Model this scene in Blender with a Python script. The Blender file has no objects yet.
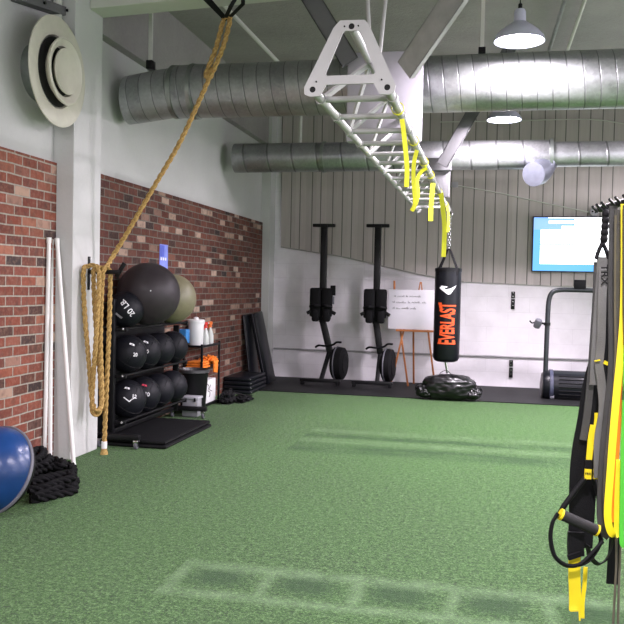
import bpy, bmesh, random
from math import *
from mathutils import Vector, Matrix, Quaternion
random.seed(7)
S = bpy.context.scene
COL = S.collection
# ------------------------------------------------------------------ camera calibration
F = 816.; YW = radians(12.08); PT = radians(1.8); RL = radians(1.23); EYE = 1.45
A_ = Matrix(((cos(RL), -sin(RL), 0), (sin(RL), cos(RL), 0), (0, 0, 1)))
B_ = Matrix(((1, 0, 0), (0, cos(PT), -sin(PT)), (0, sin(PT), cos(PT))))
C_ = Matrix(((cos(YW), 0, sin(YW)), (0, 1, 0), (-sin(YW), 0, cos(YW))))
M_ = A_ @ B_ @ C_
def ray(u, v):
    w = M_.transposed() @ Vector(((u-312)/F, (v-312)/F, 1))
    return Vector((w.x, w.z, -w.y))
def at(u, v, X=None, Y=None, Z=None, D=None):
    "world point on a real plane (wall, floor, or a distance) behind a point of the photograph"
    d = ray(u, v)
    t = X/d.x if X is not None else Y/d.y if Y is not None else (Z-EYE)/d.z if Z is not None else D
    return Vector((d.x*t, d.y*t, EYE+d.z*t))
cw = lambda r: Vector((M_[r][0], M_[r][2], -M_[r][1]))
cam = bpy.data.objects.new('camera', bpy.data.cameras.new('camera'))
COL.objects.link(cam)
R_, U_, Bk = cw(0), -cw(1), -cw(2)
cam.matrix_world = Matrix(((R_.x, U_.x, Bk.x, 0), (R_.y, U_.y, Bk.y, 0), (R_.z, U_.z, Bk.z, EYE), (0, 0, 0, 1)))
cam.data.sensor_width = 36; cam.data.lens = F/624*36; cam.data.clip_start = .05
S.camera = cam
# ------------------------------------------------------------------ node helpers
class G:
    def __init__(s, name):
        s.m = bpy.data.materials.new(name); s.m.use_nodes = True
        s.t = s.m.node_tree; s.b = s.t.nodes['Principled BSDF']
    def n(s, typ, **k):
        nd = s.t.nodes.new(typ)
        for a, v in k.items(): setattr(nd, a, v)
        return nd
    def put(s, sock, v):
        if hasattr(v, 'is_output') or isinstance(v, bpy.types.NodeSocket): s.t.links.new(v, sock)
        else: sock.default_value = v
    def math(s, op, a, b=0., c=0., clamp=False):
        nd = s.n('ShaderNodeMath', operation=op); nd.use_clamp = clamp
        for i, v in enumerate((a, b, c)): s.put(nd.inputs[i], v)
        return nd.outputs[0]
    def pos(s):
        g = s.n('ShaderNodeTexCoord'); return g.outputs['Object']
    def sep(s, v):
        nd = s.n('ShaderNodeSeparateXYZ'); s.put(nd.inputs[0], v); return nd.outputs
    def comb(s, x, y, z=0.):
        nd = s.n('ShaderNodeCombineXYZ')
        for i, v in enumerate((x, y, z)): s.put(nd.inputs[i], v)
        return nd.outputs[0]
    def scale(s, v, sc):
        nd = s.n('ShaderNodeMapping'); s.put(nd.inputs[0], v); nd.inputs['Scale'].default_value = sc; return nd.outputs[0]
    def noise(s, v, scale, detail=3, rough=.5, col=False):
        nd = s.n('ShaderNodeTexNoise'); s.put(nd.inputs['Vector'], v)
        nd.inputs['Scale'].default_value = scale; nd.inputs['Detail'].default_value = detail; nd.inputs['Roughness'].default_value = rough
        return nd.outputs['Color' if col else 'Fac']
    def ramp(s, f, stops, interp='LINEAR'):
        nd = s.n('ShaderNodeValToRGB'); s.put(nd.inputs[0], f); cr = nd.color_ramp; cr.interpolation = interp
        while len(cr.elements) < len(stops): cr.elements.new(.5)
        for e, (p, c) in zip(cr.elements, stops):
            e.position = p; e.color = (c, c, c, 1) if isinstance(c, (int, float)) else (*c, 1)
        return nd.outputs[0]
    def mix(s, f, a, b, mode='MIX'):
        nd = s.n('ShaderNodeMix', data_type='RGBA', blend_type=mode)
        s.put(nd.inputs[0], f)
        for i, v in ((6, a), (7, b)): s.put(nd.inputs[i], (*v, 1) if isinstance(v, tuple) and len(v) == 3 else v)
        return nd.outputs[2]
    def bump(s, h, strength=.3, dist=.01):
        nd = s.n('ShaderNodeBump'); s.put(nd.inputs['Height'], h)
        nd.inputs['Strength'].default_value = strength; nd.inputs['Distance'].default_value = dist
        s.t.links.new(nd.outputs[0], s.b.inputs['Normal'])
    def set(s, **k):
        for a, v in k.items():
            a = a.replace('_', ' ')
            s.put(s.b.inputs[a], (*v, 1) if isinstance(v, tuple) and len(v) == 3 else v)
        return s
def plain(name, col, rough=.5, metal=0., var=.12, sc=12., bump=.0, bsc=60., spec=.5, coat=0.):
    g = G(name); p = g.pos(); n = g.noise(p, sc, 4)
    lo = tuple(c*(1-var) for c in col); hi = tuple(min(1, c*(1+var)) for c in col)
    g.set(Base_Color=g.ramp(n, [(.3, lo), (.7, hi)]), Roughness=rough, Metallic=metal)
    g.b.inputs['Specular IOR Level'].default_value = spec
    g.b.inputs['Coat Weight'].default_value = coat
    if bump: g.bump(g.noise(p, bsc, 3), bump, .004)
    return g.m
MT = {}
MT['black'] = plain('black_steel', (.008, .008, .009), .4, spec=.22)
MT['rubber'] = plain('black_rubber', (.007, .007, .008), .7, spec=.15, bump=.3, bsc=150)
MT['grip'] = plain('grip_rubber', (.022, .022, .022), .75, spec=.3, bump=.3, bsc=300)
MT['vinyl'] = plain('black_vinyl', (.006, .007, .010), .34, spec=.3, bump=.15, bsc=40)
MT['glossblack'] = plain('shiny_black_plastic', (.008, .008, .009), .3, bump=1., bsc=7)
MT['leather'] = plain('ball_leather', (.007, .0075, .011), .5, spec=.22, bump=.35, bsc=180)
MT['swiss'] = plain('dark_ball_vinyl', (.034, .028, .031), .45, spec=.3, bump=.05)
MT['olive'] = plain('olive_ball_vinyl', (.20, .185, .11), .45)
MT['blueball'] = plain('blue_dome_vinyl', (.008, .038, .14), .28, sc=5, var=.25, bump=.15, bsc=70)
MT['greyrim'] = plain('grey_rim_rubber', (.12, .12, .14), .5)
MT['white'] = plain('white_plastic', (.82, .82, .82), .4, var=.03)
MT['pvc'] = plain('white_pvc', (.78, .78, .75), .35, var=.03)
MT['rig'] = plain('white_powder_coat', (.43, .43, .42), .38, var=.04)
MT['hang'] = plain('white_painted_panel', (.43, .41, .46), .6, var=.03)
MT['steelw'] = plain('strut_grey_paint', (.42, .42, .41), .35, metal=.5, var=.08)
MT['chrome'] = plain('chrome', (.7, .7, .7), .2, metal=1., var=.05)
MT['cream'] = plain('cream_enamel', (.62, .60, .50), .45, var=.05)
MT['dark'] = plain('dark_gap', (.01, .01, .01), .9)
MT['yellow'] = plain('yellow_webbing', (.85, .68, .01), .6, bump=.2, bsc=250, var=.06)
MT['yellowr'] = plain('yellow_latex', (.92, .74, .015), .4, var=.04)
MT['lemon'] = plain('lemon_webbing', (.80, .80, .02), .6, var=.05)
MT['orange'] = plain('orange_latex', (.80, .24, .02), .45, var=.06)
MT['green'] = plain('green_latex', (.10, .60, .05), .45, var=.06)
MT['greyweb'] = plain('grey_webbing', (.055, .055, .052), .65, bump=.4, bsc=250)
MT['silverweb'] = plain('light_grey_webbing', (.15, .15, .14), .6, bump=.4, bsc=250)
MT['blackweb'] = plain('black_webbing', (.006, .006, .007), .6, spec=.2, bump=.3, bsc=250)
MT['brown'] = plain('brown_cord', (.11, .10, .07), .7)
MT['towel'] = plain('orange_terry', (.85, .22, .02), .9, bump=.8, bsc=90, var=.2, sc=30)
MT['oak'] = plain('orange_wood', (.42, .15, .045), .45, var=.25, sc=9)
MT['board'] = plain('whiteboard', (.70, .68, .73), .3, var=.015)
MT['ink'] = plain('marker_ink', (.12, .11, .12), .6)
MT['print'] = plain('white_print', (.8, .8, .82), .6, var=.03)
MT['redprint'] = plain('red_print', (.55, .04, .08), .6)
MT['orprint'] = plain('orange_red_print', (.85, .10, .02), .55, var=.05)
MT['red'] = plain('red_plastic', (.65, .03, .02), .35)
MT['orangepl'] = plain('orange_plastic', (.75, .16, .02), .35)
MT['bluepl'] = plain('blue_label', (.03, .20, .50), .5)
MT['poster'] = plain('blue_poster', (.22, .27, .75), .5)
MT['posterd'] = plain('dark_blue_poster', (.10, .14, .60), .5)
MT['greybox'] = plain('grey_lidded_plastic', (.28, .28, .30), .4)
MT['bottle'] = plain('frosted_bottle', (.62, .64, .62), .35, var=.04)
MT['wall_white'] = None
# ------------------------------------------------------------------ architectural materials
def mk_plaster(name, col, var=.05, bs=.15):
    g = G(name); p = g.pos()
    n1 = g.noise(p, 1.3, 5, .6); n2 = g.noise(p, 30, 4, .6)
    f = g.math('ADD', g.math('MULTIPLY', n1, .7), g.math('MULTIPLY', n2, .3))
    g.set(Base_Color=g.ramp(f, [(.3, tuple(c*(1-var*1.6) for c in col)), (.62, col)]), Roughness=.7)
    g.bump(g.noise(p, 22, 6, .65), bs, .02); return g.m
MT['plaster'] = mk_plaster('painted_plaster', (.56, .565, .55))
MT['ceiling'] = mk_plaster('painted_concrete_ceiling', (.35, .335, .32), .16, .6)
MT['beam'] = mk_plaster('painted_beam', (.60, .61, .55), .04)
MT['darkbeam'] = mk_plaster('grey_strut_paint', (.13, .13, .135), .06)
def mk_brick(name='red_brick', k=1., mo=1., pink=1.):
    g = G(name); x, y, z = g.sep(g.pos())
    wob = g.noise(g.pos(), 2.2, 2)
    v = g.comb(y, g.math('ADD', z, g.math('MULTIPLY', wob, .02)))
    def bt(c1, c2, mo):
        b = g.n('ShaderNodeTexBrick'); g.put(b.inputs['Vector'], v)
        b.offset = .5; b.inputs['Color1'].default_value = (*c1, 1); b.inputs['Color2'].default_value = (*c2, 1); b.inputs['Mortar'].default_value = (*mo, 1)
        b.inputs['Scale'].default_value = 1.; b.inputs['Mortar Size'].default_value = .0065; b.inputs['Mortar Smooth'].default_value = .25
        b.inputs['Bias'].default_value = 0.; b.inputs['Brick Width'].default_value = .205; b.inputs['Row Height'].default_value = .0745
        return b
    b = bt((0, 0, 0), (1, 1, 1), (.5, .5, .5))
    c = g.ramp(b.outputs['Color'], [(0, (.030, .022, .022)), (.07, (.10, .035, .022)), (.16, (.17, .042, .024)), (.32, (.22, .052, .028)), (.5, (.13, .034, .022)),
            (.62, (.27, .075, .040)), (.75, (.18, .046, .030)), (.84, (.32, .12, .07)), (.90, (.20, .07, .05)), (.95, (.44/pink, .30/pink, .22/pink)), (1, (.55/pink, .42/pink, .33/pink))])
    nz = g.noise(g.pos(), 35, 5, .65)
    c = g.mix(g.math('MULTIPLY', g.ramp(nz, [(.45, 0.), (.72, 1.)]), .3), c, (.40, .24, .17))
    c = g.mix(g.ramp(g.noise(g.pos(), 14, 4), [(.3, .45), (.5, 0.)]), c, (.05, .03, .025))
    c = g.mix(1., c, (k, k*.97, k*.97), 'MULTIPLY')
    c = g.mix(b.outputs['Fac'], c, g.ramp(nz, [(.3, (.26*mo, .235*mo, .19*mo)), (.7, (.40*mo, .37*mo, .31*mo))]))
    g.set(Base_Color=c, Roughness=.85)
    g.bump(g.math('SUBTRACT', g.math('MULTIPLY', nz, .35), b.outputs['Fac']), .7, .008)
    return g.m
MT['brick'] = mk_brick(); MT['brick2'] = mk_brick('brown_red_brick', .50, .44, .62)
def mk_duct(axis=0, pitch=.125, name='galvanised_spiral_duct', tint=(.50, .52, .52)):
    g = G(name); xyz = g.sep(g.pos()); x = xyz[axis]; ang = xyz[2]
    s = g.math('MULTIPLY', g.math('ADD', x, g.math('MULTIPLY', ang, .12)), 1/pitch)
    fr = g.math('FRACT', s); d = g.math('ABSOLUTE', g.math('SUBTRACT', fr, .5))
    seam = g.ramp(d, [(.0, .8), (.022, .8), (.05, 0.)])
    cell = g.n('ShaderNodeTexWhiteNoise', noise_dimensions='1D'); g.put(cell.inputs['W'], g.math('FLOOR', g.math('ADD', s, .5)))
    sp = g.n('ShaderNodeTexVoronoi'); g.put(sp.inputs['Vector'], g.pos()); sp.inputs['Scale'].default_value = 45
    n = g.noise(g.pos(), 5, 5, .6)
    f = g.math('ADD', g.math('ADD', g.math('MULTIPLY', n, .6), g.math('MULTIPLY', cell.outputs['Value'], .22)), g.math('MULTIPLY', g.sep(sp.outputs['Color'])[0], .16))
    base = g.ramp(f, [(.2, tuple(c*.55 for c in tint)), (.75, tint)])
    base = g.mix(seam, base, tuple(c*.35 for c in tint))
    g.set(Base_Color=base, Roughness=g.ramp(f, [(.2, .30), (.8, .48)]), Metallic=.7)
    g.bump(g.math('SUBTRACT', g.math('MULTIPLY', g.noise(g.pos(), 3, 2), .3), seam), .6, .008)
    return g.m
MT['duct'] = mk_duct()
MT['ductb'] = mk_duct(pitch=.32, name='galvanised_duct_smooth', tint=(.44, .45, .46))
MT['zinc'] = plain('zinc_sheet', (.33, .36, .34), .4, metal=.85, var=.2, sc=8)
def mk_planks():
    g = G('painted_vertical_boards'); x, y, z = g.sep(g.pos())
    s = g.math('MULTIPLY', x, 1/.165)
    wn = g.n('ShaderNodeTexWhiteNoise', noise_dimensions='1D'); g.put(wn.inputs['W'], g.math('FLOOR', s))
    fr = g.math('ADD', g.math('FRACT', s), g.math('MULTIPLY', g.math('SUBTRACT', wn.outputs['Value'], .5), .22))
    d = g.math('ABSOLUTE', g.math('SUBTRACT', fr, .5))
    gap = g.ramp(d, [(0, 1.), (.028, 1.), (.05, 0.)])
    n = g.noise(g.scale(g.pos(), (6, 1, .6)), 4, 4, .6)
    f = g.math('ADD', g.math('MULTIPLY', n, .6), g.math('MULTIPLY', wn.outputs['Value'], .3))
    c = g.ramp(f, [(.2, (.42, .38, .36)), (.7, (.51, .465, .445))])
    g.set(Base_Color=g.mix(gap, c, (.14, .14, .12)), Roughness=.6)
    g.bump(g.math('SUBTRACT', g.math('MULTIPLY', g.noise(g.pos(), 25, 4), .15), gap), .7, .012); return g.m
MT['planks'] = mk_planks()
def mk_block():
    g = G('painted_block_wall'); x, y, z = g.sep(g.pos())
    b = g.n('ShaderNodeTexBrick'); g.put(b.inputs['Vector'], g.comb(x, z)); b.offset = .5
    b.inputs['Scale'].default_value = 1; b.inputs['Brick Width'].default_value = .62; b.inputs['Row Height'].default_value = .225; b.inputs['Mortar Size'].default_value = .004; b.inputs['Mortar Smooth'].default_value = .6
    n = g.noise(g.pos(), 2.5, 5, .6)
    c = g.ramp(n, [(.3, (.68, .655, .68)), (.65, (.80, .775, .81))])
    g.set(Base_Color=g.mix(g.math('MULTIPLY', b.outputs['Fac'], .22), c, (.35, .34, .34)), Roughness=.6)
    g.bump(g.math('SUBTRACT', g.math('MULTIPLY', g.noise(g.pos(), 14, 5, .6), .6), b.outputs['Fac']), .35, .01); return g.m
MT['block'] = mk_block()
def mk_turf():
    g = G('artificial_turf'); p = g.pos()
    wn = g.noise(p, 5, 2, .5, col=True); sx, sy, sz = g.sep(wn)
    x, y, z = g.sep(p)
    x = g.math('ADD', x, g.math('MULTIPLY', g.math('SUBTRACT', sx, .5), .05))
    y = g.math('ADD', y, g.math('MULTIPLY', g.math('SUBTRACT', sy, .5), .05))
    fine = g.noise(p, 75, 5, .85); med = g.noise(p, 30, 3, .7); big = g.noise(p, .55, 3, .55)
    f = g.math('ADD', g.math('MULTIPLY', fine, .72), g.math('MULTIPLY', med, .28))
    c = g.ramp(f, [(.40, (.004, .015, .002)), (.465, (.018, .059, .009)), (.525, (.048, .124, .026)), (.60, (.17, .30, .11))])
    c = g.mix(g.ramp(big, [(.35, 0.), (.7, .22)]), c, (.06, .18, .03))
    def band(v, c0, w, soft):      # 1 inside |v-c0|<w
        return g.math('SUBTRACT', 1., g.math('DIVIDE', g.math('SUBTRACT', g.math('ABSOLUTE', g.math('SUBTRACT', v, c0)), w), soft, clamp=True), clamp=True)
    def ladder(x0, y0, y1, pitch, w):
        pale = g.math('MAXIMUM', band(y, y0, w*.8, .07), band(y, y1, w, .09))
        fr = g.math('FRACT', g.math('DIVIDE', g.math('SUBTRACT', x, x0), pitch))
        rung = g.math('MULTIPLY', band(g.math('ABSOLUTE', g.math('SUBTRACT', fr, .5)), .5, .02, .09), band(y, (y0+y1)/2, (y1-y0)/2, .02))
        ins = g.math('GREATER_THAN', x, x0-.04)
        pale = g.math('MULTIPLY', g.math('MAXIMUM', pale, rung), ins)
        patch = g.math('MULTIPLY', g.math('MULTIPLY', band(g.math('ABSOLUTE', g.math('SUBTRACT', fr, .45)), 0., .16, .26), band(y, y0+(y1-y0)*.60, (y1-y0)*.12, .13)), ins)
        return pale, patch
    p1, d1 = ladder(-1.46, 3.60, 3.97, .445, .010)
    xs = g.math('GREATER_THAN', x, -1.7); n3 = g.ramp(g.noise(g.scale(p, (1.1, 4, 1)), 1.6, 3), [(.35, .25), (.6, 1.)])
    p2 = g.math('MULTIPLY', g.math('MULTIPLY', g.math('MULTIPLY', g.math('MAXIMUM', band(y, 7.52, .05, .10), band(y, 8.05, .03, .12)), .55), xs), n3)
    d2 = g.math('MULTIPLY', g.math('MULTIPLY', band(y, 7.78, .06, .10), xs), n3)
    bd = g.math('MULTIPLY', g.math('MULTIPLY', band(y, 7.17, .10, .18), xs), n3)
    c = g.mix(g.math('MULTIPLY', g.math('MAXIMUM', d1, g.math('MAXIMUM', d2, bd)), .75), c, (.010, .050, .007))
    c = g.mix(g.math('MULTIPLY', g.math('MULTIPLY', g.math('MAXIMUM', p1, p2), g.ramp(g.noise(p, 9, 3), [(.3, .3), (.65, 1.)])), .26), c, (.34, .50, .28))
    g.set(Base_Color=c, Roughness=.9)
    g.b.inputs['Specular IOR Level'].default_value = .13
    g.b.inputs['Sheen Weight'].default_value = .12; g.b.inputs['Sheen Roughness'].default_value = .4
    g.bump(f, .9, .02); return g.m
MT['turf'] = mk_turf()
def mk_rope(name, c0, c1):
    g = G(name); p = g.pos(); n = g.noise(p, 60, 4, .7)
    g.set(Base_Color=g.ramp(n, [(.3, c0), (.7, c1)]), Roughness=.85); g.b.inputs['Specular IOR Level'].default_value = .15; g.bump(g.noise(p, 220, 3), .5, .003); return g.m
MT['rope'] = mk_rope('manila_rope', (.23, .135, .04), (.60, .41, .155))
MT['brope'] = mk_rope('black_poly_rope', (.002, .002, .0025), (.010, .010, .011))
def emit(name, col, s):
    g = G(name); g.set(Base_Color=col); g.b.inputs['Emission Color'].default_value = (*col, 1); g.b.inputs['Emission Strength'].default_value = s; return g.m
MT['bulb'] = emit('lamp_glow', (.93, .93, 1.), 30)
def mk_screen():
    g = G('lit_screen'); x, y, z = g.sep(g.pos())   # local: x 0..w, z 0..h
    cell = g.math('FLOOR', g.math('MULTIPLY', z, 26.))
    wn = g.n('ShaderNodeTexWhiteNoise', noise_dimensions='1D'); g.put(wn.inputs['W'], cell)
    edge = g.math('ADD', .10, g.math('MULTIPLY', g.math('GREATER_THAN', z, .60), g.math('ADD', .1, g.math('MULTIPLY', wn.outputs['Value'], .45))))
    w = g.math('GREATER_THAN', x, edge)
    w = g.math('MULTIPLY', w, g.math('GREATER_THAN', z, .1))
    line = g.math('MULTIPLY', g.math('LESS_THAN', g.math('ABSOLUTE', g.math('SUBTRACT', z, .385)), .008), g.math('LESS_THAN', x, .6))
    w = g.math('SUBTRACT', w, line, clamp=True)
    c = g.mix(g.math('GREATER_THAN', z, .6), (.10, .42, .95), (.22, .45, 1.))
    c = g.mix(w, c, (.93, .97, 1.))
    g.set(Base_Color=(.02, .02, .02), Roughness=.2)
    g.put(g.b.inputs['Emission Color'], c); g.put(g.b.inputs['Emission Strength'], g.math('ADD', 1.0, g.math('MULTIPLY', w, 1.6))); return g.m
MT['screen'] = mk_screen()
# ------------------------------------------------------------------ mesh helpers
def wloc(o):
    v = Vector((0, 0, 0))
    while o is not None: v += o.location; o = o.parent
    return v
class MB:
    def __init__(s): s.bm = bmesh.new(); s.sm = True
    def merge(s, b2):
        me = bpy.data.meshes.new('t'); b2.to_mesh(me); b2.free(); s.bm.from_mesh(me); bpy.data.meshes.remove(me)
    def box(s, lo, hi, bev=0., mat=None, seg=2):
        b = bmesh.new(); bmesh.ops.create_cube(b, size=1)
        lo = Vector(lo); hi = Vector(hi); c = (lo+hi)/2; d = hi-lo
        for v in b.verts: v.co = Vector((v.co.x*d.x, v.co.y*d.y, v.co.z*d.z))+c
        if bev: bmesh.ops.bevel(b, geom=b.edges[:], offset=bev, segments=seg, affect='EDGES', profile=.5)
        if mat is not None: bmesh.ops.transform(b, matrix=mat, verts=b.verts)
        s.merge(b); return s
    def bar(s, a, b_, w, h, up=(0, 0, 1), bev=0.):
        "rectangular bar from a to b; w across, h along up"
        a = Vector(a); b_ = Vector(b_); t = (b_-a); L = t.length; t.normalize()
        up = Vector(up); sd = t.cross(up).normalized(); up2 = sd.cross(t).normalized()
        m = Matrix(((t.x, sd.x, up2.x, a.x), (t.y, sd.y, up2.y, a.y), (t.z, sd.z, up2.z, a.z), (0, 0, 0, 1)))
        return s.box((0, -w/2, -h/2), (L, w/2, h/2), bev, m)
    def tube(s, pts, r, seg=10, closed=False, cap=True, lobes=0, pitch=.1, depth=.25, flat=None):
        pts = [Vector(p) for p in pts]; n = len(pts)
        rs = r if isinstance(r, (list, tuple)) else [r]*n
        rings = []; q = None; tp = None; dist = 0
        for i, p in enumerate(pts):
            if closed: t = pts[(i+1) % n]-pts[i-1]
            else: t = pts[min(i+1, n-1)]-pts[max(i-1, 0)]
            t.normalize()
            if q is None:
                a = Vector((0, 0, 1)) if abs(t.z) < .9 else Vector((1, 0, 0)); q = t.cross(a).normalized()
            else:
                q = (tp.rotation_difference(t)) @ q; q = (q-t*q.dot(t)).normalized(); dist += (p-pts[i-1]).length
            tp = t; w = t.cross(q); ring = []
            for k in range(seg):
                an = 2*pi*k/seg; rr = rs[i]
                if lobes: rr *= 1-depth+depth*abs(cos(lobes/2*(an-2*pi*dist/pitch)))*1.3
                ring.append(s.bm.verts.new(p+(q*cos(an)+w*sin(an))*rr))
            rings.append(ring)
        m = n if closed else n-1
        for i in range(m):
            a, b = rings[i], rings[(i+1) % n]
            for k in range(seg): s.bm.faces.new((a[k], a[(k+1) % seg], b[(k+1) % seg], b[k]))
        if cap and not closed: s.bm.faces.new(rings[0][::-1]); s.bm.faces.new(rings[-1])
        return s
    def rope(s, pts, r, step=.0065, **k):
        pts = [Vector(p) for p in pts]; out = [pts[0]]; acc = 0
        for a, c in zip(pts, pts[1:]):
            L = (c-a).length; d = step-acc
            while d < L: out.append(a.lerp(c, d/L)); d += step
            acc = L-(d-step)
        return s.tube(out, r, **k)
    def lathe(s, prof, origin=(0, 0, 0), axis=(0, 0, 1), seg=40, capa=True, capb=True):
        axis = Vector(axis).normalized(); o = Vector(origin)
        q = axis.orthogonal().normalized(); w = axis.cross(q); rings = []
        for r, h in prof:
            rings.append([s.bm.verts.new(o+axis*h+(q*cos(2*pi*k/seg)+w*sin(2*pi*k/seg))*max(r, 1e-4)) for k in range(seg)])
        for a, b in zip(rings, rings[1:]):
            for k in range(seg): s.bm.faces.new((a[k], a[(k+1) % seg], b[(k+1) % seg], b[k]))
        if capa: s.bm.faces.new(rings[0][::-1])
        if capb: s.bm.faces.new(rings[-1])
        return s
    def ribbon(s, pts, w, th, side=(1, 0, 0), closed=False):
        "flat strap; side = width direction (or list)"
        pts = [Vector(p) for p in pts]; n = len(pts); ws = w if isinstance(w, (list, tuple)) else [w]*n; rings = []
        for i, p in enumerate(pts):
            t = (pts[(i+1) % n]-pts[i-1]) if closed else pts[min(i+1, n-1)]-pts[max(i-1, 0)]
            t.normalize(); sd = Vector(side[i] if isinstance(side, list) else side); sd = (sd-t*sd.dot(t)).normalized(); nn = t.cross(sd)
            a = sd*ws[i]/2; b = nn*th/2
            rings.append([s.bm.verts.new(p+x) for x in (a+b, -a+b, -a-b, a-b)])
        for i in range(n if closed else n-1):
            a, b = rings[i], rings[(i+1) % n]
            for k in range(4): s.bm.faces.new((a[k], a[(k+1) % 4], b[(k+1) % 4], b[k]))
        if not closed: s.bm.faces.new(rings[0][::-1]); s.bm.faces.new(rings[-1])
        return s
    def sphere(s, c, r, sx=1, sy=1, sz=1, seg=40, rings=24, cut=None):
        b = bmesh.new(); bmesh.ops.create_uvsphere(b, u_segments=seg, v_segments=rings, radius=r)
        for v in b.verts: v.co = Vector((v.co.x*sx, v.co.y*sy, v.co.z*sz))+Vector(c)
        s.merge(b); return s
    def plate(s, loops, origin, ex, ez, th):
        "outline loops (first outer, others holes) in (x,z) -> flat plate with thickness along ex x ez"
        ex = Vector(ex); ez = Vector(ez); o = Vector(origin); nn = ex.cross(ez).normalized()
        b = bmesh.new(); es = []
        for lp in loops:
            vs = [b.verts.new(o+ex*x+ez*z) for x, z in lp]
            es += [b.edges.new((vs[i], vs[(i+1) % len(vs)])) for i in range(len(vs))]
        bmesh.ops.triangle_fill(b, use_beauty=True, edges=es)
        r = bmesh.ops.extrude_face_region(b, geom=b.faces[:])
        bmesh.ops.translate(b, vec=nn*th, verts=[v for v in r['geom'] if isinstance(v, bmesh.types.BMVert)])
        bmesh.ops.recalc_face_normals(b, faces=b.faces[:]); s.merge(b); return s
    def build(s, name, mat, parent=None, smooth=True, at_=None, angle=40):
        bmesh.ops.recalc_face_normals(s.bm, faces=s.bm.faces[:])
        base = Vector(at_) if at_ is not None else Vector((0, 0, 0))
        off = wloc(parent)+base
        bmesh.ops.translate(s.bm, vec=-off, verts=s.bm.verts[:])
        if smooth:
            for f in s.bm.faces: f.smooth = True
            ca = cos(radians(angle))
            for e in s.bm.edges:
                if len(e.link_faces) == 2 and e.link_faces[0].normal.dot(e.link_faces[1].normal) < ca: e.smooth = False
        me = bpy.data.meshes.new(name); s.bm.to_mesh(me); s.bm.free()
        me.materials.append(MT[mat] if isinstance(mat, str) else mat)
        o = bpy.data.objects.new(name, me); COL.objects.link(o); o.location = base
        if parent: o.parent = parent
        return o
def tag(o, label, cat, group=None, kind=None):
    o['label'] = label; o['category'] = cat
    if group: o['group'] = group
    if kind: o['kind'] = kind
    return o
def thing(name, label, cat, loc=(0, 0, 0), group=None):
    o = bpy.data.objects.new(name, None); COL.objects.link(o); o.location = loc; o.empty_display_size = .1
    return tag(o, label, cat, group)
def struct(o): o['kind'] = 'structure'; return o
def copy_tree(o, parent=None):
    c = o.copy(); COL.objects.link(c); c.parent = parent
    for ch in list(o.children): copy_tree(ch, c)
    return c
def circ(cx, cz, r, n=14): return [(cx+r*cos(2*pi*k/n), cz+r*sin(2*pi*k/n)) for k in range(n)]
def spline(P, n=8, closed=False):
    P = [Vector(p) for p in P]; out = []; N = len(P)
    g = (lambda i: P[i % N]) if closed else (lambda i: P[max(0, min(N-1, i))])
    for i in range(N if closed else N-1):
        a, b, c, d = g(i-1), g(i), g(i+1), g(i+2)
        for k in range(n):
            t = k/n; out.append(.5*((2*b)+(c-a)*t+(2*a-5*b+4*c-d)*t*t+(3*b-a-3*c+d)*t**3))
    if not closed: out.append(P[-1])
    return out
def text_mesh(string, size, fn, name, mat, parent=None, step=.012, sx=1., bold=.0, spacing=1.0, at_=None):
    "flat lettering mapped through fn(x,y)->world point, cut finely so it bends"
    cu = bpy.data.curves.new('txt', 'FONT'); cu.body = string; cu.size = size; cu.align_x = 'CENTER'; cu.align_y = 'CENTER'; cu.offset = bold; cu.space_character = spacing
    o = bpy.data.objects.new('txt', cu); COL.objects.link(o)
    bpy.context.view_layer.update(); dg = bpy.context.evaluated_depsgraph_get()
    me = bpy.data.meshes.new_from_object(o.evaluated_get(dg)); bpy.data.objects.remove(o); bpy.data.curves.remove(cu)
    b = MB(); b.bm.from_mesh(me); bpy.data.meshes.remove(me)
    for v in b.bm.verts: v.co.x *= sx
    for ax in (0, 1):
        vals = [v.co[ax] for v in b.bm.verts]; lo, hi = min(vals), max(vals); k = lo+step
        while k < hi:
            p = [0, 0, 0]; p[ax] = k; nn = [0, 0, 0]; nn[ax] = 1
            bmesh.ops.bisect_plane(b.bm, geom=b.bm.verts[:]+b.bm.edges[:]+b.bm.faces[:], plane_co=p, plane_no=nn); k += step
    for v in b.bm.verts: v.co = fn(v.co.x, v.co.y)
    return b.build(name, mat, parent, smooth=False, at_=at_)
def poly_mesh(loops, fn, name, mat, parent=None, step=.02):
    b = MB(); es = []
    for lp in loops:
        vs = [b.bm.verts.new((x, y, 0)) for x, y in lp]
        es += [b.bm.edges.new((vs[i], vs[(i+1) % len(vs)])) for i in range(len(vs))]
    bmesh.ops.triangle_fill(b.bm, use_beauty=True, edges=es)
    for ax in (0, 1):
        vals = [v.co[ax] for v in b.bm.verts]; k = min(vals)+step; hi = max(vals)
        while k < hi:
            p = [0, 0, 0]; p[ax] = k; nn = [0, 0, 0]; nn[ax] = 1
            bmesh.ops.bisect_plane(b.bm, geom=b.bm.verts[:]+b.bm.edges[:]+b.bm.faces[:], plane_co=p, plane_no=nn); k += step
    for v in b.bm.verts: v.co = fn(v.co.x, v.co.y)
    return b.build(name, mat, parent, smooth=False)
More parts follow.
